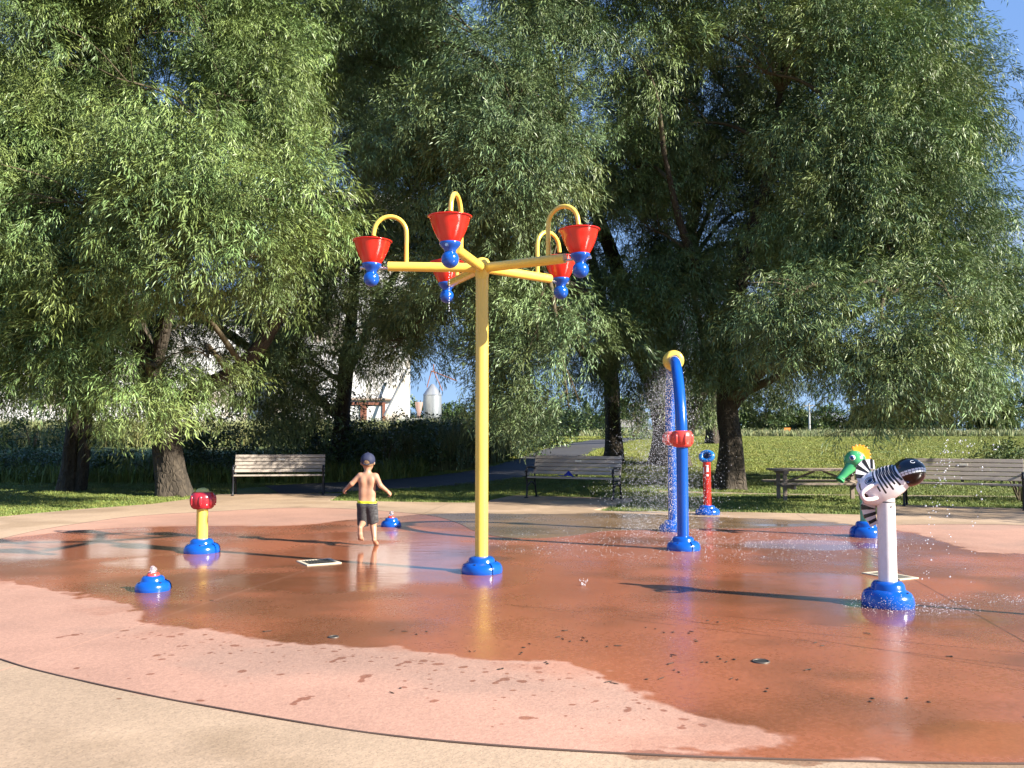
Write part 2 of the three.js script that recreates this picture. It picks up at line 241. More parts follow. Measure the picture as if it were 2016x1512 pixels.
// terrain sheet
const lawnTex = dataTex(1024, 1024, (i, j) => { const x = i / 64, y = j / 64, k = 4 * Math.PI; const a = fbm(x * 1.5, y * 1.5, 4), b = n2(x * 31, y * 31), c = n2(x * 9 + 4, y * 9); const dry = step(0.5, 0.75, fbm(x * 0.7 + 40, y * 0.7, 4)), v = 0.62 + 0.5 * a + 0.55 * (b - 0.5) + 0.3 * (c - 0.5); return [mix(0.10, 0.17, dry) * v, mix(0.135, 0.155, dry) * v, mix(0.028, 0.045, dry) * v]; });
lawnTex.repeat.set(1 / 16, 1 / 16); lawnTex.wrapS = lawnTex.wrapT = THREE.MirroredRepeatWrapping;
const lawnMat = new THREE.MeshStandardMaterial({ map: lawnTex, roughness: 0.95 });
function ribbonTerrain() {
  const xs = [], ds = []; for (let x = -400; x <= 400; x += Math.abs(x) < 40 ? 1.25 : 20) xs.push(x);
  for (let d = -60; d < 14; d += 6) ds.push(d); for (let d = 14; d < 60; d += 0.75) ds.push(d); for (let d = 60; d < 140; d += 5) ds.push(d); for (let d = 140; d <= 900; d += 60) ds.push(d);
  const pos = [], uv = [], idx = [], w = xs.length;
  ds.forEach(D => xs.forEach(x => { const n = D > 20.5 ? 0.12 * (fbm(x * 0.25 + 50, D * 0.25, 3) - 0.5) * clamp((D - 20.5) / 8) : 0; pos.push(x, rise(x, D) + n + (D < 20.6 && Math.abs(x) < 14 && D > -8 ? -0.005 : 0), -D); uv.push(x, D); }));
  for (let j = 0; j < ds.length - 1; j++) for (let i = 0; i < w - 1; i++) { const a = j * w + i; idx.push(a, a + 1, a + w, a + w, a + 1, a + w + 1); }
  const g = new THREE.BufferGeometry(); g.setAttribute('position', new THREE.Float32BufferAttribute(pos, 3)); g.setAttribute('uv', new THREE.Float32BufferAttribute(uv, 2)); g.setIndex(idx); g.computeVertexNormals(); return g;
}
const groundY = (x, D) => rise(x, D) + (D > 20.5 ? 0.12 * (fbm(x * 0.25 + 50, D * 0.25, 3) - 0.5) * clamp((D - 20.5) / 8) : 0);
structure('ground', ribbonTerrain(), lawnMat);
// asphalt path behind the benches, and a pale gravel walk across the lawn
function walk(name, line, half, mat, lift) {
  const c = new THREE.CatmullRomCurve3(line.map(p => new THREE.Vector3(p[0], 0, p[1]))), pos = [], uv = [], idx = [], n = 90, m = 4;
  for (let i = 0; i <= n; i++) { const p = c.getPoint(i / n), t = c.getTangent(i / n); for (let q = -m; q <= m; q++) { const s = q / m * half, e = Math.abs(q) === m ? 0.07 * (n2(i * 0.9, q + 9) - 0.5) : 0, x = p.x - t.z * (s + e), D = p.z + t.x * (s + e); pos.push(x, groundY(x, D) + lift, -D); uv.push(x, D); } }
  const w = 2 * m + 1; for (let i = 0; i < n; i++) for (let q = 0; q < w - 1; q++) { const a = i * w + q; idx.push(a, a + 1, a + w, a + w, a + 1, a + w + 1); }
  const g = new THREE.BufferGeometry(); g.setAttribute('position', new THREE.Float32BufferAttribute(pos, 3)); g.setAttribute('uv', new THREE.Float32BufferAttribute(uv, 2)); g.setIndex(idx); g.computeVertexNormals();
  if (g.attributes.normal.getY(0) < 0) { const ix = g.index.array; for (let i = 0; i < ix.length; i += 3) { const t = ix[i]; ix[i] = ix[i + 1]; ix[i + 1] = t; } g.computeVertexNormals(); }
  return structure(name, g, mat);
}
const asphaltTex = dataTex(512, 512, (i, j) => { const v = 0.75 + 0.5 * (n2(i * 0.9, j * 0.9) - 0.5) + 0.4 * (fbm(i / 60, j / 60, 3) - 0.5); return [0.06 * v, 0.058 * v, 0.06 * v]; }); asphaltTex.repeat.set(0.4, 0.4);
const gravelTex = dataTex(512, 512, (i, j) => { const v = 0.75 + 0.6 * (n2(i * 0.8, j * 0.8) - 0.5) + 0.5 * (fbm(i / 50, j / 50, 3) - 0.5); return [0.34 * v, 0.27 * v, 0.17 * v]; }); gravelTex.repeat.set(0.4, 0.4);
const PATH = [[-5.6, 20.9], [-4.4, 21.5], [-2.6, 22.4], [-0.6, 24.4], [0.9, 28], [2.2, 34], [4.5, 42], [7, 52]], WALK = [[3.4, 20.6], [5.5, 20.1], [8, 19.6], [11, 19.2], [15, 18.4]];
walk('asphalt_path', PATH, 1.05, new THREE.MeshStandardMaterial({ map: asphaltTex, roughness: 0.9 }), 0.02);
walk('gravel_walk', WALK, 0.22, new THREE.MeshStandardMaterial({ map: gravelTex, roughness: 0.95 }), 0.018);
const nearLine = (L, x, D) => { let m = 1e9; for (let i = 1; i < L.length; i++) { const [ax, ay] = L[i - 1], ex = L[i][0] - ax, ey = L[i][1] - ay, t = clamp(((x - ax) * ex + (D - ay) * ey) / (ex * ex + ey * ey)); m = Math.min(m, Math.hypot(x - ax - ex * t, D - ay - ey * t)); } return m; };

// ------------------------------------------------------------------ vegetation
const barkH = dataTex(256, 512, (i, j) => { const x = i / 256 * 16, y = j / 512 * 7; const a = Math.abs(n2(x + 1.6 * (n2(x * 0.5, y) - 0.5), y * 0.9) - 0.5) * 2, b = n2(x * 3, y * 4); const v = clamp(Math.pow(a, 0.7) * 0.85 + 0.15 * b); return [v, v, v]; }, false);
const barkC = dataTex(256, 512, (i, j) => { const x = i / 256 * 16, y = j / 512 * 7; const a = Math.abs(n2(x + 1.6 * (n2(x * 0.5, y) - 0.5), y * 0.9) - 0.5) * 2, b = fbm(x * 0.4, y * 0.6, 3), v = 0.45 + 0.55 * Math.pow(a, 0.6); return [mix(0.055, 0.10, b) * v, mix(0.043, 0.078, b) * v, mix(0.031, 0.052, b) * v]; });
const barkMat = new THREE.MeshStandardMaterial({ map: barkC, bumpMap: barkH, bumpScale: 0.03, roughness: 0.92 });
const twigMat = std([0.10, 0.078, 0.042], 0.85);
const leafMat = c => new THREE.MeshPhysicalMaterial({ color: col(...c), roughness: 0.45, specularIntensity: 0.9, side: THREE.DoubleSide });

function spray({ n = 34, len = 0.75, leaf = 0.11, wid = 0.017, droop = 0.8, seed = 1, open = 0.75, round = false, curl = 0.35 }) {
  const R = rng(seed * 7919 + 3), pos = [], nor = [];
  const P = t => new THREE.Vector3(len * (0.95 * t - 0.25 * droop * t * t), -len * droop * 0.75 * t * t, len * 0.12 * Math.sin(t * 4 + seed));
  const tri = (a, b, c, N) => { for (const p of [a, b, c]) { pos.push(p.x, p.y, p.z); nor.push(N.x, N.y, N.z); } };
  const up = new THREE.Vector3(0, 1, 0);
  for (let i = 0; i < 4; i++) { const a = P(i / 4), b = P((i + 1) / 4), w = 0.004 * (1 - i / 5), s = new THREE.Vector3(0, w, w); tri(a.clone().sub(s), b.clone().sub(s), b.clone().add(s), up); tri(a.clone().sub(s), b.clone().add(s), a.clone().add(s), up); }
  for (let i = 0; i < n; i++) {
    const t = 0.12 + 0.88 * (i + R() * 0.8) / n, p = P(t), tan = P(Math.min(1, t + 0.03)).sub(P(t - 0.03)).normalize();
    const ang = i * 2.4 + R() * 0.9, side = new THREE.Vector3(0, Math.cos(ang), Math.sin(ang));
    const twig = i % 3 ? (R() * 0.16) : 0; p.addScaledVector(side, twig).addScaledVector(tan, twig * 0.5); p.y -= twig * 0.3;
    const d = tan.clone().multiplyScalar(0.75).addScaledVector(side, open).add(new THREE.Vector3((R() - .5) * 0.5, (R() - .5) * 0.5 - curl - droop * 0.25, (R() - .5) * 0.5)).normalize();
    const L = leaf * (0.65 + 0.6 * R()), W = wid * (0.7 + 0.6 * R());
    const wv = new THREE.Vector3().crossVectors(d, new THREE.Vector3(R() - .5, 0.7 + R() * 0.5, R() - .5)).normalize(), N = new THREE.Vector3().crossVectors(wv, d).normalize();
    const tip = p.clone().addScaledVector(d, L).add(new THREE.Vector3(0, -0.18 * L, 0)), m = p.clone().addScaledVector(d, L * (round ? 0.5 : 0.42));
    const l = m.clone().addScaledVector(wv, W / 2).addScaledVector(N, W * 0.12), r = m.clone().addScaledVector(wv, -W / 2).addScaledVector(N, W * 0.12);
    const N1 = N.clone().addScaledVector(wv, -0.25).normalize(), N2 = N.clone().addScaledVector(wv, 0.25).normalize();
    tri(p, l, tip, N1); tri(p, tip, r, N2);
  }
  const g = new THREE.BufferGeometry(); g.setAttribute('position', new THREE.Float32BufferAttribute(pos, 3)); g.setAttribute('normal', new THREE.Float32BufferAttribute(nor, 3)); return g;
}
// a leafy shoot: several sprays fanned round one twig
function shoot(seed, k, o) { const R = rng(seed * 31 + 7), gs = []; for (let i = 0; i < k; i++) { const g = spray({ ...o, seed: seed * 10 + i, droop: o.droop * (0.6 + 0.8 * R()) }); g.applyMatrix4(new THREE.Matrix4().compose(new THREE.Vector3((R() - .35) * o.fan, (R() - .6) * o.fan, (R() - .5) * o.fan), new THREE.Quaternion().setFromEuler(new THREE.Euler((R() - .5) * 0.8, (R() - .5) * 2.0, (R() - .6) * 0.9)), new THREE.Vector3(1, 1, 1))); gs.push(g); } return mergeGeometries(gs); }
const willowSprays = [1, 2, 3, 4].map(s => shoot(s, 13, { n: 30, len: 0.40, leaf: 0.10, wid: 0.016, droop: 0.42, fan: 0.75 }));
const broadSprays = [4, 5].map(s => spray({ seed: s, n: 16, len: 0.5, leaf: 0.085, wid: 0.06, droop: 0.3, round: true, curl: 0.1 }));
const farSprays = [6].map(s => spray({ seed: s, n: 22, len: 1.0, leaf: 0.34, wid: 0.2, droop: 0.3, round: true, curl: 0.1 }));

const BOUGHS = {
  left: [[-9.2,9.03,16.5,1.61,1.23],[-7.3,7.93,16,1.38,1.01],[-5.88,9.17,17,1.46,0.98],[-6.18,6.84,15.6,1.34,0.9],[-5.17,7.71,16.4,1.13,0.85],[-8.86,6.88,16,1.1,0.83],[-8.05,5.49,15.4,1.15,0.88],[-9.17,4.8,16,0.83,0.73],[-4.08,5.38,15,0.95,0.86],[-5.16,6.0,15.3,1.05,0.79],[-5.81,4.98,15.2,1.13,0.78],[-4.71,4.43,15.1,1.04,0.69],[-7.21,4.24,16,1.01,0.64],[-9.03,4.23,17,1.17,0.68],[-5.82,3.47,15.8,0.91,0.73],[-6.43,2.57,16,0.73,0.55],[-5.58,2.77,16.2,0.56,0.56],[-5.68,1.94,16.4,0.3,0.43],[-4.8,9.55,17.6,0.86,0.81],[-4.98,7.99,17.8,0.77,0.71],[-8.24,6.68,17.5,1.61,1.1],[-8.74,11.13,17,2.54,1.27],[-5.95,11.6,18,2.27,1.24],[-8.37,9.76,17.6,1.21,0.91],[-7.11,10.07,17.8,1.23,0.92],[-5.1,9.11,17.8,0.92,0.82],[-8.73,7.58,17.4,1.1,0.8]],
  leftsmall: [[-8.69,3.36,16.4,0.75,0.56],[-8.05,2.78,16.3,0.75,0.65],[-9.47,2.65,17,0.68,0.49],[-8.83,2.18,17.5,0.6,0.36],[-10.48,3.63,17,1.07,1.07],[-11.19,6.83,17,1.27,1.95]],
  center: [[-2.52,4.55,21.0,0.72,0.54],[-1.76,4.37,20.6,0.71,0.59],[-0.59,8.68,17.3,0.69,0.69],[-0.08,7.8,16.9,1.07,0.78],[-1.31,7.61,17.5,1.0,0.6],[-2.2,7.62,18.1,0.93,0.52],[-2.68,6.99,18.5,0.74,0.53],[0.5,6.47,16.5,1.04,0.95],[-0.57,6.49,16.9,1.07,0.78],[1.05,5.59,17.7,0.76,0.76],[0.02,5.8,17.7,0.96,0.61],[1.47,8.49,17.6,0.91,0.91],[0.75,9.6,17.7,1.12,0.81],[-1.08,10.29,18.7,1.07,0.64],[-3.01,10.14,19.1,0.77,0.66],[-3.64,9.74,19.5,0.67,0.56],[-0.09,4.21,18.8,0.86,0.65],[0.87,3.81,18.3,1.05,0.73],[1.49,3.06,18.2,0.73,0.73],[0.54,2.73,18.0,1.03,0.62],[1.17,1.9,18.2,0.63,0.63],[0.34,1.91,18.4,0.53,0.49],[-2.01,3.99,19.6,0.79,0.56],[-2.6,3.33,19.8,0.57,0.41],[-1.13,4.63,18.1,0.62,0.42],[-1.67,11.99,19.1,2.63,1.21],[1.31,11.54,18.1,2.08,1.14]],
  right: [[2.75,9.46,18.6,1.17,1.07],[3.88,8.73,20.6,1.18,1.06],[2.79,7.63,20.6,0.83,1.06],[4.38,10.21,19.0,1.2,0.87],[5.37,9.12,18.6,1.17,0.96],[5.19,8.0,20.6,1.06,1.06],[6.28,10.21,19.0,1.2,0.87],[7.37,9.15,18.4,1.37,1.06],[8.45,9.37,18.4,0.95,0.95],[6.57,7.51,17.8,1.12,0.92],[7.92,7.4,17.8,1.12,0.92],[9.06,7.83,18.4,0.74,0.84],[7.0,5.93,17.4,1.2,0.9],[8.41,5.77,17.6,0.91,1.01],[6.12,5.61,17.8,0.82,0.71],[9.62,5.37,18.6,0.53,0.75],[7.44,4.44,17.1,1.28,0.88],[7.86,3.62,15.6,0.81,0.81],[5.7,3.62,15.6,0.98,0.63],[4.92,3.77,16,0.73,0.55],[5.62,4.85,20.6,0.83,0.95],[3.25,6.17,20.6,0.83,0.95],[3.96,4.85,20.6,0.95,0.95],[3.0,4.37,20.6,0.71,0.83],[4.66,3.77,20.6,0.95,0.71],[5.6,3.29,20.6,0.83,0.59],[6.41,2.86,15.2,0.78,0.61],[6.97,2.5,15.1,0.95,0.69],[6.56,1.97,15,0.52,0.34],[7.41,2.25,15.3,0.48,0.32],[8.13,2.75,16,0.55,0.55],[3.88,12.05,19.2,2.64,1.21],[7.22,11.94,19.0,2.62,1.2],[8.89,11.59,19.0,1.09,0.98],[6.99,1.72,15.1,0.35,0.35]],
  rightfar: [[11.93,4.91,21,0.84,1.33],[10.86,3.58,20,0.63,0.57],[10.34,5.44,20,1.03,1.26],[11.54,3.91,19,0.98,1.53],[8.72,7.75,21,1.33,1.45]],
  backa: [[-8.54,9.83,21.5,1.48,1.11],[-12.26,11.35,22,1.64,1.39],[-9.18,3.94,21,1.08,0.48],[-4.09,4.72,23,1.06,0.66],[-3.24,5.62,23.5,0.94,0.67],[-4.34,7.0,23.5,1.08,0.94],[-3.56,4.19,23,0.66,0.48],[-4.59,5.22,22.8,1.05,0.78],[-5.83,5.17,22.5,1.03,0.77],[-5.15,9.1,24,1.79,1.79],[-4.0,5.99,24,1.51,1.51],[-5.3,4.39,22.5,1.42,0.9],[-4.77,3.47,22.5,1.03,0.65],[-5.67,3.04,22,1.01,0.76],[-5.27,2.44,22.5,0.9,0.52],[-2.73,7.65,25,1.29,0.86],[-5.18,6.47,23,1.19,1.32],[-3.63,10.92,25,2.15,1.43],[-6.45,4.06,22,1.14,0.88],[-10.01,4.32,22,2.52,0.76],[-11.31,6.33,23,2.64,1.58],[-5.27,13.17,25,2.87,1.86],[-2.29,6.92,25,0.86,0.86]],
  backb: [[-0.7,12.12,25,2.58,2.01],[2.69,9.67,24,1.79,2.2],[2.96,6.06,23,1.32,1.72],[-0.12,7.95,25,2.29,1.86],[0.03,4.04,24,0.83,0.83],[2.33,4.25,23.5,1.35,0.94],[-0.12,6.04,25,1.72,1.15]],
  backc: [[5.03,11.39,23,1.32,1.19],[4.23,8.62,22.5,1.03,1.16],[6.34,8.91,23,1.19,1.19],[5.55,10.42,23,1.98,1.98],[5.11,7.01,23,1.58,1.58],[7.23,7.55,22.5,1.55,1.81],[6.01,5.26,23,1.45,0.92],[8.25,10.7,23,2.11,1.85],[7.04,5.86,22,1.39,0.76],[4.46,4.31,24,1.65,0.83],[6.79,3.2,24,1.24,0.69],[10.2,9.5,22,1.64,1.89],[3.48,3.28,25,1.15,0.72],[6.08,2.82,27,1.08,0.62]],
};
const up3 = new THREE.Vector3(0, 1, 0);
// fills ellipsoids [x, height, distance, half width, half height] with leaf sprays; returns instanced parts
function foliage(parent, boughs, sprays, mat, { density = 30, seed = 1, tint = [1, 1, 1], vary = 0.28, size = 1, gap = 0.36, clump = 0.6, floor = 0.25, wind = -0.1, name = 'foliage', half = false } = {}) {
  const R = rng(seed), lists = sprays.map(() => ({ m: [], c: [] })), m4 = new THREE.Matrix4(), q = new THREE.Quaternion(), e = new THREE.Euler(), ox = parent.position;
  for (const [bx, bh, bD, rx, ry] of boughs) {
    const rz = (rx + ry) * 0.5, N = Math.round(density * (rx * ry + rx * rz + ry * rz) * 4.2 / 3), bt = 0.85 + 0.3 * R(), bs = seed * 3.1 + R() * 50;
    for (let i = 0; i < N; i++) {
      const u = 2 * R() - 1, a = R() * 6.2832, s = Math.sqrt(1 - u * u), dx = s * Math.cos(a), dy = u, dz = s * Math.sin(a);
      const lump = 0.72 + 0.62 * n3(dx * 2.1 + bs, dy * 2.1 + 9, dz * 2.1 + 30), r = lump * (0.42 + 0.63 * Math.pow(R(), 0.55));
      const x = bx + dx * r * rx, y = bh + dy * r * ry - 0.05, z = -bD + dz * r * rz;
      if (n3(x * clump + 11 + seed, y * clump + 40, z * clump + 70) < gap + 0.12 * R()) continue;
      if (y < floor + 0.5 * n2(x * 1.1, z * 1.1)) continue;
      const yaw = Math.atan2(-dz, dx + wind) + (R() - 0.5) * 1.5, pitch = 0.6 * dy + (R() - 0.5) * 0.8 + 0.05, sc = size * (0.7 + 0.6 * R());
      e.set((R() - 0.5) * 0.6, yaw, pitch, 'YZX'); q.setFromEuler(e);
      m4.compose(new THREE.Vector3(x - ox.x, y - ox.y, z - ox.z), q, new THREE.Vector3(sc, sc, sc));
      const L = lists[(R() * sprays.length) | 0]; L.m.push(m4.clone());
      const b = bt * (1 - vary + 2 * vary * R()), h = (R() - 0.5) * 0.22; L.c.push(col(tint[0] * b * (1 + h), tint[1] * b, tint[2] * b * (1 - h)));
    }
  }
  lists.forEach((L, k) => { if (!L.m.length) return; const im = new THREE.InstancedMesh(sprays[k], mat, L.m.length); L.m.forEach((m, i) => { im.setMatrixAt(i, m); im.setColorAt(i, L.c[i]); }); im.name = name; im.userData.kind = 'stuff'; shade(im); parent.add(im); });
  return lists.reduce((s, L) => s + L.m.length, 0);
}
function tree(name, label, base, limbs, boughs, o = {}) {
  const root = thing(name, label, 'tree', base, 0, o.group), off = new THREE.Vector3(base[0], base[1], -base[2]), loc = p => V(p[0], p[1], p[2]).sub(off);
  limbs.forEach((L, i) => part(i ? 'limb' : 'trunk', limb(L.pts.map(loc), L.r, i ? 18 : 24, i ? 10 : 20, i ? 0.1 : 0.16, i + base[0], i ? 0 : (o.flare ?? 0.5)), o.bark || barkMat, root));
  const R = rng((o.seed || 1) + 500), gs = [];
  for (const [bx, bh, bD, rx, ry] of boughs) { // a branch from the nearest limb into each bough, forking inside it
    let best = null, bd = 1e9; const c = V(bx, bh, bD);
    for (const L of limbs) { const cv = new THREE.CatmullRomCurve3(L.pts.map(p => V(...p))); for (let t = 0.35; t <= 1; t += 0.05) { const p = cv.getPoint(t), d = p.distanceTo(c) + Math.max(0, p.y - c.y + 0.5) * 2; if (d < bd) { bd = d; best = p; } } }
    if (!best) continue; const len = best.distanceTo(c), midp = best.clone().lerp(c, 0.5).add(new THREE.Vector3((R() - .5) * 0.2 * len, 0.14 * len, (R() - .5) * 0.2 * len));
    const r0 = clamp(0.018 * len + 0.02, 0.03, 0.11); gs.push(limb([best.clone().sub(off), midp.clone().sub(off), c.clone().sub(off)], [r0, r0 * 0.6, r0 * 0.28], 10, 6, 0.06, R() * 9));
    for (let k = 0; k < 7; k++) { const a = R() * 6.28, u = R() * 1.5 - 0.6, e2 = c.clone().add(new THREE.Vector3(Math.cos(a) * rx * 0.9, u * ry * 0.8, Math.sin(a) * (rx + ry) * 0.45)), s2 = midp.clone().lerp(c, 0.3 + 0.7 * R()), m2 = s2.clone().lerp(e2, 0.5).add(new THREE.Vector3(0, 0.12 * rx, 0)); gs.push(limb([s2.sub(off), m2.sub(off), e2.sub(off)], [r0 * 0.26, r0 * 0.16, 0.005], 6, 5, 0.05, R() * 9)); }
  }
  if (gs.length) part('branches', gs, o.bark || twigMat, root, 'stuff');
  const n = foliage(root, boughs, o.sprays || willowSprays, o.leaf, o);
  return root;
}
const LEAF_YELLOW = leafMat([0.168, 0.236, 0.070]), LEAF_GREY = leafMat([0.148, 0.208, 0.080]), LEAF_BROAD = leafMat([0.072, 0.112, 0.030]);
const WG = 'willows around the splash pad';
tree('willow_tree', 'large yellow-green willow with a thick leaning trunk beside the plaque bench', [-7.38, 0, 19.5], [
  { pts: [[-7.38, -0.1, 19.5], [-7.53, 1.06, 19.4], [-7.71, 2.05, 19.3], [-7.91, 3.14, 19], [-8.22, 4.48, 18.5], [-8.45, 6.2, 18], [-8.2, 8.6, 17.6]], r: [0.36, 0.29, 0.28, 0.24, 0.2, 0.14, 0.06] },
  { pts: [[-7.62, 1.6, 19.35], [-7.0, 2.2, 19.2], [-5.83, 2.85, 19.1], [-4.99, 3.95, 18.9], [-4.5, 5.4, 18.5], [-4.6, 7.4, 18]], r: [0.24, 0.2, 0.18, 0.15, 0.11, 0.05] },
  { pts: [[-7.8, 2.6, 19.2], [-7.1, 4.0, 18.2], [-6.3, 5.4, 17.2], [-5.7, 7.2, 16.8]], r: [0.17, 0.14, 0.1, 0.04] }],
  BOUGHS.left, { leaf: LEAF_YELLOW, density: 15, floor: 1.9, gap: 0.34, seed: 11, group: WG });
tree('willow_tree', 'smaller willow with twin dark stems standing over the meadow edge', [-10.25, 0.03, 20.7], [
  { pts: [[-10.35, -0.1, 20.7], [-10.3, 1.04, 20.7], [-10.25, 2.11, 20.7], [-10.4, 3.87, 20.3], [-10.3, 6, 19.5]], r: [0.19, 0.17, 0.15, 0.12, 0.05] },
  { pts: [[-10.1, -0.1, 20.75], [-10.02, 1.2, 20.8], [-9.95, 2.6, 20.8], [-9.6, 4.5, 20.5], [-9.4, 6.2, 20]], r: [0.15, 0.13, 0.12, 0.09, 0.04] }],
  BOUGHS.leftsmall, { leaf: LEAF_YELLOW, density: 15, floor: 1.8, seed: 23, group: WG });
tree('willow_tree', 'grey-green willow with a broad multi-stemmed trunk on the rising grass', [4.85, 0.42, 27], [
  { pts: [[4.85, 0.2, 27], [4.78, 1.5, 27], [4.74, 2.6, 27], [4.7, 4.53, 26.6], [5.4, 8.2, 25.5], [5.5, 10.5, 25]], r: [0.58, 0.44, 0.36, 0.28, 0.16, 0.07] },
  { pts: [[4.6, 1.6, 27], [4.2, 2.9, 26.4], [3.3, 4.9, 24.5], [2.0, 7.0, 21.5], [0.9, 8.2, 19]], r: [0.3, 0.26, 0.2, 0.14, 0.06] },
  { pts: [[5.0, 0.9, 27], [5.5, 2.2, 26.8], [6.2, 4.2, 26.2], [6.6, 7, 25.4]], r: [0.3, 0.24, 0.17, 0.07] },
  { pts: [[4.3, 2.6, 26.6], [3.0, 4.0, 23.5], [1.6, 4.6, 20], [0.6, 4.6, 17.6]], r: [0.2, 0.16, 0.11, 0.05] }],
  BOUGHS.center, { leaf: LEAF_GREY, density: 15, floor: 1.35, gap: 0.27, seed: 43, group: WG, wind: -0.35 });
tree('willow_tree', 'wide grey-green willow with a straight rugged trunk behind the red post', [5.21, 0.04, 21.3], [
  { pts: [[5.22, -0.1, 21.3], [5.25, 1.03, 21.3], [5.18, 2.01, 21.3], [5.28, 3.96, 21.2], [5.69, 5.9, 21], [6.14, 7.9, 20.6], [6.3, 10, 20]], r: [0.33, 0.265, 0.26, 0.22, 0.17, 0.11, 0.05] },
  { pts: [[5.2, 1.95, 21.3], [5.9, 3.2, 20.5], [6.4, 5.1, 19.8], [6.9, 6.6, 19], [7.3, 8.4, 18.4]], r: [0.19, 0.17, 0.14, 0.1, 0.05] },
  { pts: [[5.6, 2.9, 20.8], [6.6, 3.5, 19.6], [7.2, 3.9, 18.2], [7.6, 4.2, 16.8]], r: [0.12, 0.1, 0.08, 0.04] },
  { pts: [[5.25, 3.2, 21.25], [4.6, 4.6, 20.6], [3.8, 6.0, 19.6], [3.2, 7.6, 18.6]], r: [0.14, 0.12, 0.09, 0.04] }],
  BOUGHS.right, { leaf: LEAF_GREY, density: 15, floor: 1.8, gap: 0.31, seed: 41, group: WG, tint: [1.05, 1.05, 0.95] });
tree('willow_tree', 'loose bright willow beyond the dark clipped hedge', [13.6, 0.05, 21], [
  { pts: [[13.6, -0.1, 21], [13.5, 1.6, 21], [13.0, 3.4, 21], [12.2, 6, 20.8]], r: [0.24, 0.2, 0.16, 0.06] },
  { pts: [[13.3, 2.4, 21], [11.6, 4.2, 21], [9.8, 6.0, 21]], r: [0.14, 0.1, 0.04] }],
  BOUGHS.rightfar, { leaf: LEAF_YELLOW, density: 9, floor: 2.1, seed: 53, group: WG, gap: 0.40 });
tree('willow_tree', 'shaded willow behind the running person and the far benches', [-4.6, 0.3, 25], [
  { pts: [[-4.9, 0.1, 25], [-4.8, 2, 25], [-4.6, 4, 24.8], [-4.3, 7, 24.5], [-4, 10.5, 24.5]], r: [0.26, 0.2, 0.17, 0.12, 0.04] },
  { pts: [[-4.7, 3, 25], [-3.8, 5, 25], [-3.0, 6.6, 25], [-2.6, 8.4, 25]], r: [0.12, 0.1, 0.07, 0.04] },
  { pts: [[-4.8, 1.8, 25], [-6.4, 3.2, 24], [-8.2, 4.4, 23.5], [-10, 5.4, 23]], r: [0.14, 0.12, 0.09, 0.04] }],
  BOUGHS.backa, { leaf: LEAF_GREY, density: 9, seed: 67, group: WG, gap: 0.27, size: 1.1 });
tree('willow_tree', 'shaded willow with a dark slim trunk behind the bench with the blue cloth', [3.09, 0.42, 27.4], [
  { pts: [[3.12, 0.2, 27.4], [3.1, 1.6, 27.4], [3.05, 3.2, 27.3], [2.6, 6, 26.6], [1.6, 9.5, 26]], r: [0.32, 0.25, 0.22, 0.15, 0.05] },
  { pts: [[3.05, 3, 27.3], [1.6, 4.4, 26.4], [0, 6, 25.6], [-0.6, 8.6, 25]], r: [0.14, 0.12, 0.08, 0.04] }],
  BOUGHS.backb, { leaf: LEAF_GREY, density: 9, seed: 71, group: WG, gap: 0.27, size: 1.1 });
tree('willow_tree', 'shaded willow with a pale mottled trunk farthest up the grass slope', [9.05, 0.95, 39], [
  { pts: [[8.8, 0.7, 39], [8.83, 2.5, 39], [8.86, 4.0, 38.5], [8.4, 6.2, 33], [7.6, 8.2, 27], [7.2, 9.5, 24]], r: [0.28, 0.24, 0.22, 0.2, 0.14, 0.06] },
  { pts: [[8.8, 3.2, 38.6], [7.2, 4.8, 33], [5.6, 5.6, 27], [4.8, 6.2, 24]], r: [0.15, 0.13, 0.1, 0.05] }],
  BOUGHS.backc, { leaf: LEAF_GREY, density: 9, seed: 79, group: WG, gap: 0.27, size: 1.1 });
// a small tree out of frame on the right, whose shade falls on the paving before the right-hand bench
tree('shade_tree', 'small round tree to the right of the splash pad', [15.6, 0, 11.6], [{ pts: [[15.6, -0.1, 11.6], [15.65, 1.6, 11.6], [15.6, 3.2, 11.6], [15.4, 4.6, 11.5]], r: [0.14, 0.11, 0.09, 0.04] }],
  [[15.4, 4.6, 11.3, 1.4, 0.7], [16.6, 4.3, 11.6, 1.0, 0.6]], { leaf: LEAF_BROAD, sprays: broadSprays, density: 60, seed: 83, flare: 0.3 });

// shrubs of the hedgerow behind the left-hand bench
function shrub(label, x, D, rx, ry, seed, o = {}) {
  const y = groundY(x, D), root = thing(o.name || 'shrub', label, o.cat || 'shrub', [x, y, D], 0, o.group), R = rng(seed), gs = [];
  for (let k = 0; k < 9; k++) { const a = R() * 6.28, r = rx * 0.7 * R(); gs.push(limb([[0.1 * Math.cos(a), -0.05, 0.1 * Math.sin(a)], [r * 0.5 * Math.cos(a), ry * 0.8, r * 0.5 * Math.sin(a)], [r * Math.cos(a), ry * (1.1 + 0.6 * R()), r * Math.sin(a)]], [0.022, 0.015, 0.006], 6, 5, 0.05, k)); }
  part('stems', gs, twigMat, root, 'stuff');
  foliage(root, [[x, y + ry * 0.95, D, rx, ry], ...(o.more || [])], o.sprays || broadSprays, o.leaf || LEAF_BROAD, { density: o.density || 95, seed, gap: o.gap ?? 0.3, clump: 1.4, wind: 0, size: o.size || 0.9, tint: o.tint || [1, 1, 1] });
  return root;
}
const HG = 'wild shrubs of the hedgerow', HL = 'dark leafy wild shrub in the shaded hedgerow behind the willow trunks';
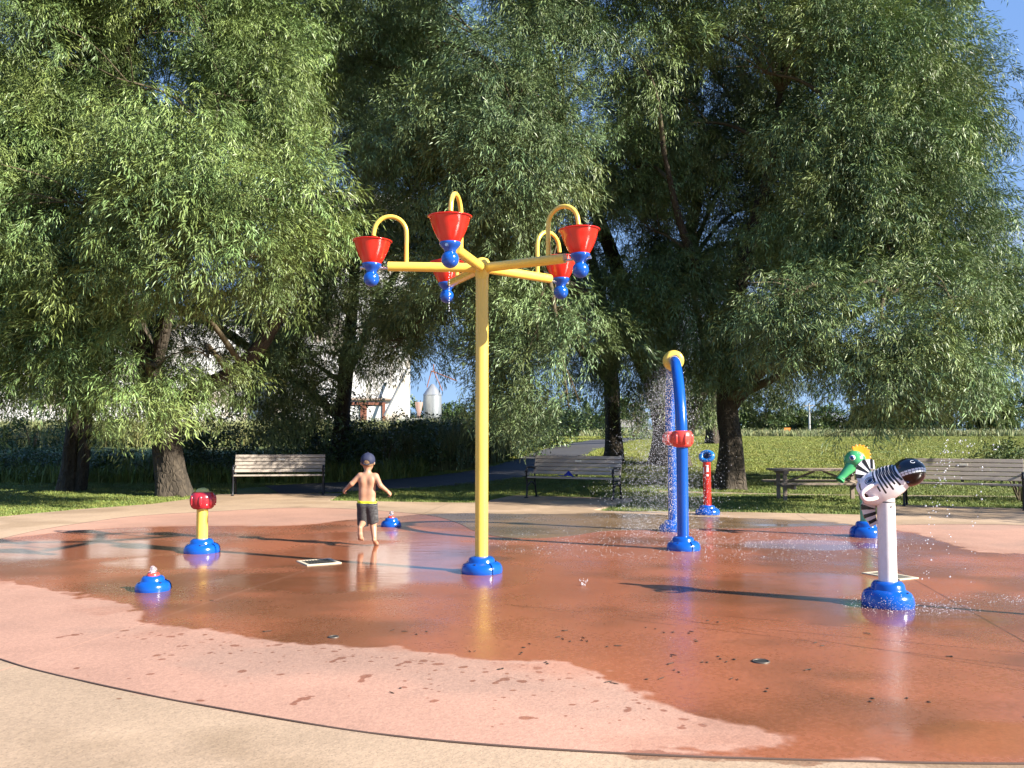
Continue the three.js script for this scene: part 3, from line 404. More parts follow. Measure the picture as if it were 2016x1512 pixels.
[[-13.6, 23.6, 1.4, 0.34], [-11.9, 23.2, 1.2, 0.32], [-9.4, 23.4, 1.3, 0.38], [-8.2, 24.6, 1.3, 0.55], [-6.7, 24.0, 1.3, 0.65], [-5.2, 24.4, 1.2, 0.8], [-3.6, 25.0, 1.2, 0.75], [-12.6, 25.0, 1.1, 0.36], [-2.2, 26.6, 1.1, 0.7]].forEach(([x, D, rx, ry], i) => shrub(HL, x, D, rx, ry, 101 + i, { group: HG }));
shrub('tall ragged shrub growing up against the white building', -5.9, 26.2, 1.3, 1.5, 131, { gap: 0.38 });
shrub('leafy sapling clump beside the twin-stemmed willow', -8.6, 24.9, 1.0, 0.85, 133, { gap: 0.42 });
shrub('bright green bush at the meadow edge beyond the twin-stemmed willow', -16.2, 30, 0.9, 0.8, 137);
shrub('bright leafy bush beside the reeds under the centre willow', -0.4, 30.5, 1.5, 1.0, 141, { gap: 0.36 });
shrub('tall leafy thicket where the asphalt path climbs out of sight', 0.6, 36, 1.9, 1.3, 145, { gap: 0.3, density: 70, size: 1.1 });
shrub('bright shrub showing between the trunks on the grass slope', 6.6, 47, 1.9, 1.2, 143, { size: 1.2, density: 60 });
shrub('dark dense clipped hedge at the end of the right-hand bench', 10.3, 17.9, 1.15, 0.6, 147, { gap: 0.12, density: 330, size: 0.5, name: 'hedge', cat: 'hedge' });

// grass and reeds
function tuft(n, h, w, lean, seed, area = w * 6) { const R = rng(seed), pos = [], nor = []; for (let i = 0; i < n; i++) { const a = R() * 6.28, x = (R() - .5) * area, z = (R() - .5) * area, hh = h * (0.5 + 0.7 * R()), dx = Math.cos(a), dz = Math.sin(a), l = lean * (0.3 + R()); const b0 = [x - dz * w / 2, 0, z + dx * w / 2], b1 = [x + dz * w / 2, 0, z - dx * w / 2], m0 = [x + dx * l * hh * 0.35 - dz * w * 0.4, hh * 0.6, z + dz * l * hh * 0.35 + dx * w * 0.4], m1 = [x + dx * l * hh * 0.35 + dz * w * 0.4, hh * 0.6, z + dz * l * hh * 0.35 - dx * w * 0.4], t = [x + dx * l * hh, hh * (1 - 0.2 * l), z + dz * l * hh]; for (const v of [b0, b1, m1, b0, m1, m0, m0, m1, t]) { pos.push(...v); } } const g = new THREE.BufferGeometry(); g.setAttribute('position', new THREE.Float32BufferAttribute(pos, 3)); g.computeVertexNormals(); return g; }
function scatter(name, label, category, geo, mat, count, seed, pick, tint = [1, 1, 1], vary = 0.3) {
  const R = rng(seed), ms = [], cs = [], m4 = new THREE.Matrix4(), q = new THREE.Quaternion(), e = new THREE.Euler();
  for (let i = 0; i < count; i++) { const p = pick(R); if (!p) continue; const [x, y, D, s] = p; e.set((R() - .5) * 0.2, R() * 6.28, (R() - .5) * 0.2); ms.push(m4.compose(V(x, y, D), q.setFromEuler(e), new THREE.Vector3(s, s * (0.8 + 0.4 * R()), s)).clone()); const b = 1 - vary + 2 * vary * R(), h = (R() - .5) * 0.35; cs.push(col(tint[0] * b * (1 + h), tint[1] * b, tint[2] * b)); }
  const im = new THREE.InstancedMesh(geo, mat, ms.length); ms.forEach((m, i) => { im.setMatrixAt(i, m); im.setColorAt(i, cs[i]); }); im.name = numbered(name); tag(shade(im), label, category, null, 'stuff'); scene.add(im); return im;
}
const bladeMat = c => new THREE.MeshPhysicalMaterial({ color: col(...c), roughness: 0.6, side: THREE.DoubleSide });
const freeOf = (x, D) => !inside(APRON, x, D) && nearLine(PATH, x, D) > 1.06 && nearLine(WALK, x, D) > 0.24;
const LAWN = bladeMat([0.165, 0.205, 0.042]), REED = bladeMat([0.19, 0.215, 0.09]);
scatter('lawn_grass', 'short mown grass around the paving and under the trees', 'grass', tuft(46, 0.05, 0.008, 0.6, 3, 0.19), LAWN, 36000, 211, R => { const D = 14 + 11 * R(), x = (2 * R() - 1) * (D * 0.60 + 2); return freeOf(x, D) && nearLine(APRON, x, D) > 0.07 ? [x, groundY(x, D) - 0.004, D, 0.6 + 0.7 * R()] : null; });
scatter('hill_grass', 'mown grass of the sunny slope beyond the picnic table', 'grass', tuft(60, 0.02, 0.011, 0.9, 5, 0.36), LAWN, 32000, 213, R => { const D = 25 + 45 * R() ** 1.3, x = -2 + (D * 0.62 + 4) * R(); return freeOf(x, D) ? [x, groundY(x, D) - 0.004, D, 0.8 + 0.6 * R() + D * 0.01] : null; }, [1.3, 1.16, 0.9], 0.15);
scatter('far_reeds', 'band of pale tall grass along the crest of the slope', 'tall grass', tuft(12, 0.55, 0.035, 0.35, 7), REED, 9000, 217, R => { const D = 66 + 14 * R(), x = 6 + 50 * R(); return [x, groundY(x, D) - 0.02, D, 0.7 + 0.5 * R()]; }, [1.25, 1.2, 1.2]);
scatter('meadow_grass', 'pale tall grass of the meadow before the white building', 'tall grass', tuft(12, 0.85, 0.022, 0.35, 9), REED, 26000, 219, R => { const D = 36 + 26 * R(), x = -3 - (D * 0.62 + 2) * R(); return x < -2 - (D - 28) * 0.1 ? [x, groundY(x, D) - 0.02, D, 0.75 + 0.5 * R()] : null; }, [1.15, 1.1, 1.0]);
scatter('reed_bed', 'tall green reeds between the path and the white building', 'reeds', tuft(11, 1.35, 0.022, 0.3, 11), REED, 3600, 223, R => { const D = 25.5 + 5.5 * R(), x = -4.6 + 4.6 * R() + (D - 25.5) * 0.25; return nearLine(PATH, x, D) > 1.3 ? [x, groundY(x, D) - 0.02, D, 0.6 + 0.45 * R()] : null; });
scatter('rough_undergrowth', 'rough weeds and grass in the shade of the hedgerow', 'weeds', tuft(9, 0.42, 0.022, 0.6, 13), LAWN, 9000, 227, R => { const D = 22.4 + 4 * R(), x = -15 + 12.6 * R(); return freeOf(x, D) ? [x, groundY(x, D) - 0.01, D, 0.6 + 0.8 * R()] : null; });

// trees far across the field, houses, poles
const farTree = (label, x, D, r, seed, tint = [1, 1, 1], ry = r * 0.85) => { const y = groundY(x, D), t = tree('field_tree', label, [x, y, D], [{ pts: [[x, y - 0.2, D], [x, y + r, D], [x + 0.2, y + 1.9 * r, D]], r: [0.05 * r + 0.12, 0.05 * r + 0.08, 0.05] }], [[x, y + r * 1.0, D, r, ry], [x - r * 0.5, y + r * 0.75, D, r * 0.6, ry * 0.6], [x + r * 0.55, y + r * 0.7, D, r * 0.6, ry * 0.6]], { leaf: LEAF_BROAD, sprays: farSprays, density: 9, seed, tint, gap: 0.22, clump: 0.4, group: 'trees across the field', flare: 0.2, size: 1.25 }); return t; };
farTree('round tree across the field beside the utility pole', 43.5, 122, 2.0, 301);
const FTL = 'dark green tree in the row far across the field';
[[35.5, 124, 2.6], [39.5, 128, 2.4], [49, 120, 2.5], [53, 126, 3.0], [58, 124, 2.8], [64, 120, 3.0], [70, 124, 3.4], [31, 126, 2.8], [27, 124, 2.4], [16, 128, 2.6], [10.5, 124, 2.4], [5, 126, 2.6], [0, 122, 2.4]].forEach(([x, D, r], i) => farTree(FTL, x, D, r, 310 + i));
[[-9.5, 118, 2.3], [-12.8, 122, 2.6], [-6.5, 120, 1.8]].forEach(([x, D, r], i) => farTree('green tree behind the metal grain bin', x, D, r, 330 + i));

// ------------------------------------------------------------------ white grain building, bins and things across the field
{
  const wallTex = dataTex(512, 512, (i, j) => { const x = i / 32, y = j / 32; const p = step(0.55, 0.62, fbm(x * 0.35 + 2, y * 0.35, 4)), st = step(0.55, 0.8, fbm(x * 1.6, y * 0.35 + 30, 4)), v = 0.92 + 0.16 * (n2(i * 0.9, j * 0.9) - 0.5); return [mix(0.74, 0.60, p) * v * (1 - 0.22 * st), mix(0.73, 0.54, p) * v * (1 - 0.26 * st), mix(0.71, 0.45, p) * v * (1 - 0.32 * st)]; });
  wallTex.repeat.set(1 / 12, 1 / 12);
  const white = new THREE.MeshStandardMaterial({ map: wallTex, roughness: 0.9 }), rust = std([0.20, 0.075, 0.045], 0.8), grey = std([0.32, 0.33, 0.35], 0.5, { metalness: 0.5 }), dark = std([0.03, 0.032, 0.035], 0.4), pale = std([0.62, 0.62, 0.6], 0.8), galv = std([0.30, 0.32, 0.34], 0.45, { metalness: 0.6 });
  const wall = (w, h, d) => { const g = new THREE.BoxGeometry(w, h, d), p = g.attributes.position, n = g.attributes.normal, u = g.attributes.uv; for (let i = 0; i < p.count; i++) u.setXY(i, Math.abs(n.getX(i)) > 0.5 ? p.getZ(i) : p.getX(i), Math.abs(n.getY(i)) > 0.5 ? p.getZ(i) : p.getY(i)); return g; };
  const b = thing('grain_building', 'tall white weathered grain building seen through the willows', 'building', [-8.06, 1.0, 70], 0.12);
  part('wall', at(wall(10.5, 20, 9), -5.25, 9.6, -4.5), white, b);
  part('wall', at(wall(30, 9.6, 8), -25.6, 4.6, -5.5), white, b);
  part('roof', at(new THREE.BoxGeometry(30.4, 0.35, 8.6), -25.6, 9.55, -5.5), grey, b);
  for (const x of [-2.05, -3.75]) { const d = part('door_frame', [at(new THREE.BoxGeometry(0.22, 2.9, 0.2), x, 1.3, 0.1), at(new THREE.BoxGeometry(0.22, 2.9, 0.2), x - 1.45, 1.3, 0.1), at(new THREE.BoxGeometry(1.67, 0.2, 0.22), x - 0.72, 2.85, 0.1)], rust, b); part('door_leaf', at(new THREE.BoxGeometry(1.2, 2.6, 0.08), x - 0.72, 1.35, 0.06), pale, d); }
  part('canopy', at(new THREE.BoxGeometry(3.6, 0.14, 0.3), -3.1, 3.2, 0.15), std([0.30, 0.22, 0.17], 0.9), b);
  for (const [x, y, w, h] of [[-4.5, 2.6, 0.55, 0.8], [-2.4, 11.5, 0.9, 1.1], [-6.5, 13, 0.9, 1.1], [-13.5, 2.8, 1, 1.4], [-20, 2.9, 1, 1.4], [-24, 2.9, 1, 1.4]]) { const z = x < -11 ? -1.5 : 0, f = part('window', [at(new THREE.BoxGeometry(w + 0.2, 0.1, 0.12), x, y - h / 2, z + 0.03), at(new THREE.BoxGeometry(w + 0.2, 0.1, 0.12), x, y + h / 2, z + 0.03), at(new THREE.BoxGeometry(0.1, h, 0.12), x - w / 2, y, z + 0.03), at(new THREE.BoxGeometry(0.1, h, 0.12), x + w / 2, y, z + 0.03)], pale, b); part('pane', at(new THREE.BoxGeometry(w, h, 0.04), x, y, z + 0.03), dark, f); }
  part('auger_pipe', bar([-0.2, 5.6, 1.2], [-2.0, 1.9, 0.8], 0.09, 10), grey, b);
  part('corner_post', at(new THREE.BoxGeometry(0.5, 3.4, 0.4), -28.3, 4.6, -1.3), grey, b);

  const s = thing('grain_bin', 'silver metal hopper bin on legs beside the white building', 'silo', [-7.2, 1.2, 80]);
  part('drum', at(lathe([[0.82, 0], [0.84, 0.5], [0.82, 1.0], [0.84, 1.5], [0.82, 2.1]], 28), 0, 1.7, 0), galv, s);
  part('roof_cone', at(lathe([[0.88, 0], [0.5, 0.55], [0.12, 1.0], [0, 1.02]], 28), 0, 3.8, 0), galv, s);
  part('hopper', at(lathe([[0.12, 0], [0.82, 1.3]], 28), 0, 0.42, 0), galv, s);
  for (let k = 0; k < 6; k++) { const a = k * 1.047 + 0.3; part('leg', bar([0.85 * Math.cos(a), -0.3, 0.85 * Math.sin(a)], [0.85 * Math.cos(a), 2.2, 0.85 * Math.sin(a)], 0.045, 6), galv, s); }
  part('headframe', [bar([-0.5, 4.5, 0], [-0.1, 6.0, 0], 0.05, 6), bar([0.9, 4.2, 0], [0.1, 6.0, 0], 0.05, 6), bar([0.1, 6.0, 0], [0.1, 6.6, 0], 0.05, 6), bar([-0.1, 6, 0], [2.2, 5.1, 0], 0.06, 6)], rust, s);
  const p = thing('loading_frame', 'white steel loading frame with a cross brace beneath the metal bin', 'frame', [-7.5, 0.95, 66]);
  for (const x of [-0.85, 0.75]) part('post', at(new THREE.BoxGeometry(0.12, 1.6, 0.12), x, 0.75, 0), pale, p);
  part('beam', at(new THREE.BoxGeometry(1.9, 0.14, 0.5), 0, 1.62, 0), pale, p); part('brace', [bar([-0.8, 0.2, 0], [0.7, 1.5, 0], 0.04, 6), bar([-0.8, 1.5, 0.03], [0.7, 0.2, 0.03], 0.04, 6)], pale, p);
  const f = thing('chute_post', 'rusty funnel chute on a thin post beside the metal bin', 'chute', [-8.2, 1.2, 78]);
  part('chute', at(lathe([[0.12, 0], [0.14, 0.6], [0.34, 1.5], [0.34, 1.7]], 16), 0, 1.4, 0), std([0.34, 0.22, 0.20], 0.8), f); part('post', bar([0, -0.3, 0], [0, 1.5, 0], 0.05, 8), grey, f);

  const u = thing('utility_pole', 'thin grey utility pole standing before the trees across the field', 'utility pole', [37.6, 1.15, 112]);
  part('pole', bar([0, -0.3, 0], [0, 4.3, 0], 0.14, 10, 0.1), std([0.42, 0.42, 0.42], 0.8), u); part('crossarm', at(new THREE.BoxGeometry(1.4, 0.1, 0.12), 0, 4.0, 0), std([0.3, 0.27, 0.24], 0.8), u);
  const sg = thing('field_sign', 'small orange sign beside the utility pole across the field', 'sign', [34.8, 1.1, 112]); part('panel', at(rbox(0.8, 0.7, 0.05), 0, 0.9, 0), std([0.75, 0.24, 0.03], 0.6), sg); part('post', bar([0, -0.3, -0.05], [0, 0.7, -0.05], 0.05, 8), grey, sg);
  const house = (label, x, D, w, h, turn, roofC) => { const q = thing('house', label, 'house', [x, 1.0, D], turn, 'houses across the field'); part('wall', at(wall(w, h, w * 0.7), 0, h / 2, 0), pale, q); const sh = new THREE.Shape([[-w * 0.42, 0], [w * 0.42, 0], [0, w * 0.22]].map(v => new THREE.Vector2(...v))); const rg = new THREE.ExtrudeGeometry(sh, { depth: w * 1.08, bevelEnabled: false }); part('roof', at(rg, -w * 0.54, h, 0, 0, Math.PI / 2, 0), std(roofC, 0.9), q); for (const dx of [-0.28, 0.05, 0.3]) { const fr = part('window', at(new THREE.BoxGeometry(w * 0.13, h * 0.38, 0.1), dx * w, h * 0.55, w * 0.35 + 0.03), white, q); part('pane', at(new THREE.BoxGeometry(w * 0.1, h * 0.3, 0.06), dx * w, h * 0.55, w * 0.35 + 0.07), dark, fr); } };
  house('pale house with a grey roof among the trees across the field', 46.6, 136, 7, 2.4, -0.2, [0.2, 0.21, 0.23]);
  house('low white house beyond the slope between the willow trunks', 14.5, 125, 5, 1.5, 0.1, [0.2, 0.19, 0.18]);
}

// ------------------------------------------------------------------ splash pad features
const PY = 0.034;
const paintTex = dataTex(256, 256, (i, j) => { const a = fbm(i / 24, j / 24, 4), sc = step(0.72, 0.8, fbm(i / 5 + 40, j / 17, 3)), v = (0.86 + 0.2 * a) * (1 - 0.10 * sc) * (n2(i * 0.6, j * 0.6) > 0.965 ? 0.75 : 1); return [v, v, v]; });
const paintR = dataTex(256, 256, (i, j) => { const v = 0.75 + 0.8 * (fbm(i / 16, j / 16, 4) - 0.4); return [v, v, v]; }, false);
const paint = (c, r = 0.32, o = {}) => new THREE.MeshPhysicalMaterial({ color: col(...c), roughness: r, map: paintTex, roughnessMap: paintR, clearcoat: 0.35, clearcoatRoughness: 0.15, ...o });
const YELLOW = paint([0.82, 0.585, 0.095]), BLUE = paint([0.004, 0.082, 0.42], 0.22), RED = paint([0.68, 0.022, 0.012], 0.22), CORAL = paint([0.72, 0.065, 0.045], 0.34), WHITE = paint([0.80, 0.76, 0.74], 0.3), BLACK = paint([0.012, 0.012, 0.014], 0.22), GREEN = paint([0.06, 0.36, 0.13], 0.26), ORANGE = paint([0.85, 0.33, 0.012], 0.4), STEEL = std([0.55, 0.55, 0.56], 0.25, { metalness: 0.95 }), PIT = std([0.004, 0.012, 0.05], 0.7);
const WATER = new THREE.MeshPhysicalMaterial({ color: col(0.95, 0.97, 1), roughness: 0.06, transmission: 0.85, thickness: 0.02, ior: 1.33 });
function baseCover(parent, r = 0.19, turn = 0, h = 0.155) { // stepped two-piece cover, one half lapping over the other
  const f = [[r, 0], [r * 1.02, h * 0.16], [r * 0.985, h * 0.36], [r * 0.9, h * 0.52], [r * 0.76, h * 0.61], [r * 0.70, h * 0.63], [r * 0.675, h * 0.68], [r * 0.645, h * 0.84], [r * 0.55, h * 0.96], [r * 0.3, h]];
  const c = part('base_cover', lathe(f, 56), BLUE, parent); c.rotation.y = turn;
  const lap = new THREE.LatheGeometry(f.slice(0, 6).map(p => new THREE.Vector2(p[0] * 1.045, p[1] * 1.06 + 0.002)), 30, 0, 2.5); part('lap_shell', lap, paint([0.004, 0.082, 0.42], 0.22, { side: THREE.DoubleSide }), c);
  for (const a of [0.5, 2.2, 3.6, 5.3]) part('bolt_hole', at(cyl(0.011, 0.011, 0.008, 12), r * 0.80 * Math.sin(a), h * 0.585, r * 0.80 * Math.cos(a)), PIT, c);
  return c;
}
function knobGeo(r = 0.125, h = 0.19) { return lathe([[r * 0.5, -h / 2], [r * 0.72, -h * 0.49], [r * 0.9, -h * 0.38], [r * 0.985, -h * 0.15], [r, 0.02], [r * 0.985, h * 0.2], [r * 0.9, h * 0.4], [r * 0.75, h * 0.49], [r * 0.5, h / 2]], 40); }
function knob(parent, [x, y, z], mat, r = 0.125, h = 0.19, jets = 7) { const k = part('nozzle_ring', knobGeo(r, h), mat, parent); k.position.set(x, y, z); for (let i = 0; i < jets; i++) { const a = i * 0.8976 + 0.15, g = new THREE.SphereGeometry(1, 14, 12); g.scale(r * 0.17, h * 0.32, r * 0.13); at(g, 0, 0, r * 0.97); g.rotateY(a); part('nozzle', g, mat, k); } return k; }

// tipping-bucket tree
{
  const t = thing('bucket_tree', 'tall yellow tipping-bucket water feature with five red buckets', 'water feature', [-0.29, PY, 8.5]);
  baseCover(t, 0.19, 0.6);
  part('pole', at(cyl(0.062, 0.062, 2.82, 40), 0, 1.49, 0), YELLOW, t);
  part('hub', at(lathe([[0.0625, -0.12], [0.064, -0.10], [0.072, -0.05], [0.083, 0], [0.08, 0.05], [0.06, 0.085], [0.025, 0.1], [0, 0.102]], 32), 0, 2.92, 0), YELLOW, t);
  [175, 103, 31, -41, -113].forEach((deg, i) => {
    const a = deg * Math.PI / 180, dx = Math.cos(a), dz = Math.sin(a), P = (s, y) => new THREE.Vector3(dx * s, y, dz * s);
    const arm = part('arm', [bar(P(0.03, 2.92), P(0.905, 2.92), 0.046, 28)], YELLOW, t);
    part('weld_collar', bar(P(0.065, 2.92), P(0.085, 2.92), 0.052, 24), YELLOW, arm);
    const pts = [P(0.73, 2.93), P(0.73, 3.1), P(0.73, 3.24)]; for (let k = 1; k <= 10; k++) { const q = Math.PI * (1 - k / 10 * 0.97); pts.push(P(0.885 + 0.155 * Math.cos(q), 3.245 + 0.16 * Math.sin(q))); } pts.push(P(1.045, 3.215));
    part('spout_pipe', tube(pts, 0.021, 70, 12), YELLOW, arm);
    part('axle', bar(P(0.9, 2.9), P(1.17, 2.9), 0.012, 10), STEEL, arm);
    const tilt = [0.02, -0.03, 0.03, 0.02, -0.04][i], R = new THREE.Matrix4().makeTranslation(dx * 1.06, 2.9, dz * 1.06).multiply(new THREE.Matrix4().makeRotationY(-a)).multiply(new THREE.Matrix4().makeRotationZ(tilt));
    const set = g => g.applyMatrix4(R);
    const bucket = part('bucket', set(lathe([[0, 0.03], [0.072, 0.03], [0.085, 0.04], [0.114, 0.09], [0.140, 0.145], [0.160, 0.20], [0.174, 0.252], [0.185, 0.255], [0.191, 0.259], [0.191, 0.265], [0.168, 0.266], [0.153, 0.20], [0.133, 0.145], [0.107, 0.09], [0.08, 0.046], [0, 0.044]], 48)), RED, t);
    part('holder', set(lathe([[0.088, 0.045], [0.094, 0.035], [0.09, 0.022], [0.074, 0.0], [0.055, -0.02], [0.048, -0.04]], 32)), BLUE, bucket);
    const ball = new THREE.SphereGeometry(0.076, 32, 22); part('counterweight', set(at(ball, 0, -0.102, 0)), BLUE, bucket);
    const hole = new THREE.TorusGeometry(0.034, 0.008, 10, 24); hole.lookAt(new THREE.Vector3(0.2 * (i % 2 ? -1 : 1), -0.1, 1)); const hd = new THREE.Vector3(0.2 * (i % 2 ? -1 : 1), -0.1, 1).normalize();
    if (i === 0) { const gh = hole; gh.translate(hd.x * 0.060 + dx * 1.06, 2.806 + hd.y * 0.06, hd.z * 0.06 + dz * 1.06); part('ball_port', gh, BLUE, bucket); const dsk = new THREE.CircleGeometry(0.034, 24); dsk.lookAt(hd); dsk.translate(hd.x * 0.066 + dx * 1.06, 2.806 + hd.y * 0.066, hd.z * 0.066 + dz * 1.06); part('port_opening', dsk, std([0.003, 0.02, 0.12], 0.5), bucket); }
    for (const s of [-1, 1]) part('bolt', set(at(cyl(0.013, 0.013, 0.022, 10), 0.094 * s, 0.005, 0, 0, 0, Math.PI / 2)), STEEL, bucket);
  });
}
// blue spray arch, seen end-on
{
  const t = thing('spray_arch', 'blue spray arch with a yellow top ring and two coral nozzle rings', 'water feature', [1.95, PY, 10.18]);
  const E = [0.25, -1.99], pts = []; // far foot, local x and z
  for (const y of [0.02, 0.4, 0.8, 1.15]) pts.push([0, y, 0]);
  for (let k = 1; k < 24; k++) { const q = Math.PI * k / 24, s = (1 - Math.cos(q)) / 2; pts.push([E[0] * s * 0.9 - 0.02 * Math.sin(q), 1.25 + 0.995 * Math.sin(q) * (1 - 0.0), E[1] * s]); }
  for (const y of [1.15, 0.8, 0.4, 0.02]) pts.push([E[0], y, E[1]]);
  part('arch_pipe', tube(pts, 0.066, 160, 24), BLUE, t);
  baseCover(t, 0.185, 0.4); const f = baseCover(t, 0.185, 2.2); f.position.set(E[0], 0, E[1]);
  knob(t, [0, 1.26, 0], CORAL); knob(t, [E[0], 1.26, E[1]], CORAL);
  const top = knob(t, [0.092, 2.245, -0.995], YELLOW, 0.132, 0.21, 0); top.rotation.x = Math.PI / 2;
}
// nozzle post
{
  const t = thing('nozzle_post', 'short yellow post with a red nozzle knob and blue base', 'water feature', [-3.46, PY, 9.96]);
  baseCover(t, 0.19, 1.2); part('pole', at(cyl(0.062, 0.064, 0.6, 32), 0, 0.3, 0), YELLOW, t);
  knob(t, [0, 0.575, 0], paint([0.42, 0.02, 0.03], 0.28), 0.135, 0.19);
  part('cap', at(lathe([[0.07, -0.01], [0.068, 0.018], [0.052, 0.034], [0.02, 0.043], [0, 0.044]], 28), 0, 0.672, 0), paint([0.62, 0.52, 0.13], 0.45), t);
}
// ground bubblers
function bubbler(label, x, D, seed) {
  const t = thing('ground_bubbler', label, 'water feature', [x, PY, D], seed, 'bubblers set in the pad'); baseCover(t, 0.14, 0.9, 0.125);
  part('cap', at(lathe([[0.05, 0], [0.052, 0.014], [0.04, 0.026], [0.03, 0.028], [0, 0.024]], 24), 0, 0.12, 0), CORAL, t);
  const R = rng(seed * 77), blobs = []; for (let i = 0; i < 9; i++) blobs.push([[(R() - .5) * 0.045, 0.15 + R() * 0.045, (R() - .5) * 0.045], 0.012 + 0.012 * R()]);
  part('water_dome', sdfMesh((a, b, c) => { let d = 1; for (const [p, r] of blobs) d = smin(d, Math.hypot(a - p[0], b - p[1], c - p[2]) - r, 0.012); return d + 0.003 * (n3(a * 160, b * 160, c * 160) - 0.5); }, [-0.06, 0.12, -0.06], [0.06, 0.24, 0.06], 0.004), WATER, t, 'stuff');
}
bubbler('blue ground bubbler with a red cap beside the dry pink concrete', -3.02, 7.53, 1);
bubbler('blue ground bubbler with a red cap near the running person', -1.73, 12.78, 2);
// red post with blue ring
{
  const t = thing('ring_post', 'red post with a tilted blue ring head and white stickers', 'water feature', [3.23, PY, 14.74]);
  baseCover(t, 0.195, 0.2); part('pole', at(cyl(0.064, 0.066, 0.86, 32), 0, 0.43, 0), RED, t); part('band', at(cyl(0.0665, 0.0665, 0.012, 32), 0, 0.42, 0), paint([0.45, 0.01, 0.01]), t);
  const g = new THREE.TorusGeometry(0.092, 0.044, 20, 40); g.scale(1, 0.82, 1); const ring = part('ring_head', g, paint([0.012, 0.16, 0.50], 0.2), t); ring.position.set(0, 0.955, 0); ring.rotation.set(-0.35, -0.45, 0);
  part('drum', at(cyl(0.05, 0.05, 0.07, 24), 0, 0, -0.01, Math.PI / 2), PIT, ring);
  for (const [x, y, h] of [[0.012, 0.74, 0.075], [0.012, 0.645, 0.03], [0.012, 0.8, 0.025]]) { const s = new THREE.CylinderGeometry(0.0668, 0.0668, h, 8, 1, true, -0.28, 0.5); part('sticker', at(s, 0, y, 0), std([0.75, 0.75, 0.75], 0.5, { side: THREE.DoubleSide }), t); }
  { const s = new THREE.CylinderGeometry(0.0668, 0.0668, 0.09, 8, 1, true, -1.3, 0.35); part('sticker', at(s, 0, 0.73, 0), std([0.75, 0.75, 0.75], 0.5, { side: THREE.DoubleSide }), t); }
}
// seahorse
{
  const t = thing('seahorse_sprayer', 'green seahorse sprayer with an orange toothed crest and long snout', 'water feature', [4.56, PY, 11.5]);
  baseCover(t, 0.19, 2.6, 0.2); part('pole', at(cyl(0.064, 0.066, 0.62, 32), 0, 0.41, 0), paint([0.12, 0.42, 0.22], 0.3), t);
  part('collar', at(cyl(0.0665, 0.0665, 0.008, 32), 0, 0.6, 0), BLACK, t);
  part('neck', limb([[0, 0.68, 0], [0.015, 0.80, 0], [-0.03, 0.88, 0.02], [-0.12, 0.95, 0.04]], [0.068, 0.068, 0.08, 0.1], 18, 24, 0, 1), GREEN, t);
  const head = part('head', new THREE.SphereGeometry(0.138, 40, 28), GREEN, t); head.position.set(-0.14, 0.97, 0.05);
  part('snout', limb([[-0.03, -0.03, 0.03], [-0.12, -0.12, 0.06], [-0.2, -0.2, 0.08], [-0.235, -0.245, 0.09]], [0.085, 0.062, 0.048, 0.056], 16, 20, 0, 1), GREEN, head);
  part('mouth_line', tube([[-0.218, -0.222, 0.138], [-0.17, -0.215, 0.13], [-0.13, -0.19, 0.115], [-0.09, -0.16, 0.11], [-0.06, -0.17, 0.105]], 0.005, 24, 6), BLACK, head);
  const eye = (q, r) => at(new THREE.SphereGeometry(r, 18, 14), ...q);
  part('eye_white', eye([-0.07, 0.045, 0.104], 0.036), WHITE, head); part('iris', eye([-0.077, 0.046, 0.116], 0.029), paint([0.02, 0.10, 0.42], 0.2), head); part('pupil', eye([-0.082, 0.046, 0.132], 0.017), BLACK, head);
  for (let k = 0; k < 7; k++) { const a = 0.1 + k * 0.24; part('ray_stripe', bar([0.015 + 0.135 * Math.sin(a) * 0.15, 0.05, 0.126], [0.125 * Math.sin(a) * 0.8 - 0.01, 0.12 * Math.cos(a * 0.6) , 0.075], 0.004, 6), paint([0.62, 0.66, 0.42], 0.4), head); }
  part('brow', (() => { const g = new THREE.SphereGeometry(1, 16, 12); g.scale(0.052, 0.016, 0.02); return at(g, 0.03, -0.01, 0.128, 0, 0.2, 0.55); })(), paint([0.5, 0.42, 0.22], 0.4), head);
  part('cheek_line', tube([[-0.005, -0.045, 0.131], [0.035, -0.04, 0.129], [0.07, 0.0, 0.122], [0.085, 0.045, 0.1]], 0.008, 20, 6), BLACK, head);
  part('spot', eye([0.062, -0.055, 0.107], 0.014), paint([0.42, 0.6, 0.08], 0.4), head);
  const sh = new THREE.Shape(); for (let k = 0; k <= 56; k++) { const a = -0.9 + k / 56 * 3.3, r = 0.135 + 0.013 * Math.cos(k / 56 * 9.5 * 6.2832); k ? sh.lineTo(r * Math.cos(a), r * Math.sin(a)) : sh.moveTo(r * Math.cos(a), r * Math.sin(a)); } sh.lineTo(0, 0);
  part('crest', at(new THREE.ExtrudeGeometry(sh, { depth: 0.018, bevelSize: 0.003, bevelThickness: 0.003, bevelSegments: 2 }), -0.055, 1.04, -0.02), ORANGE, t);
}
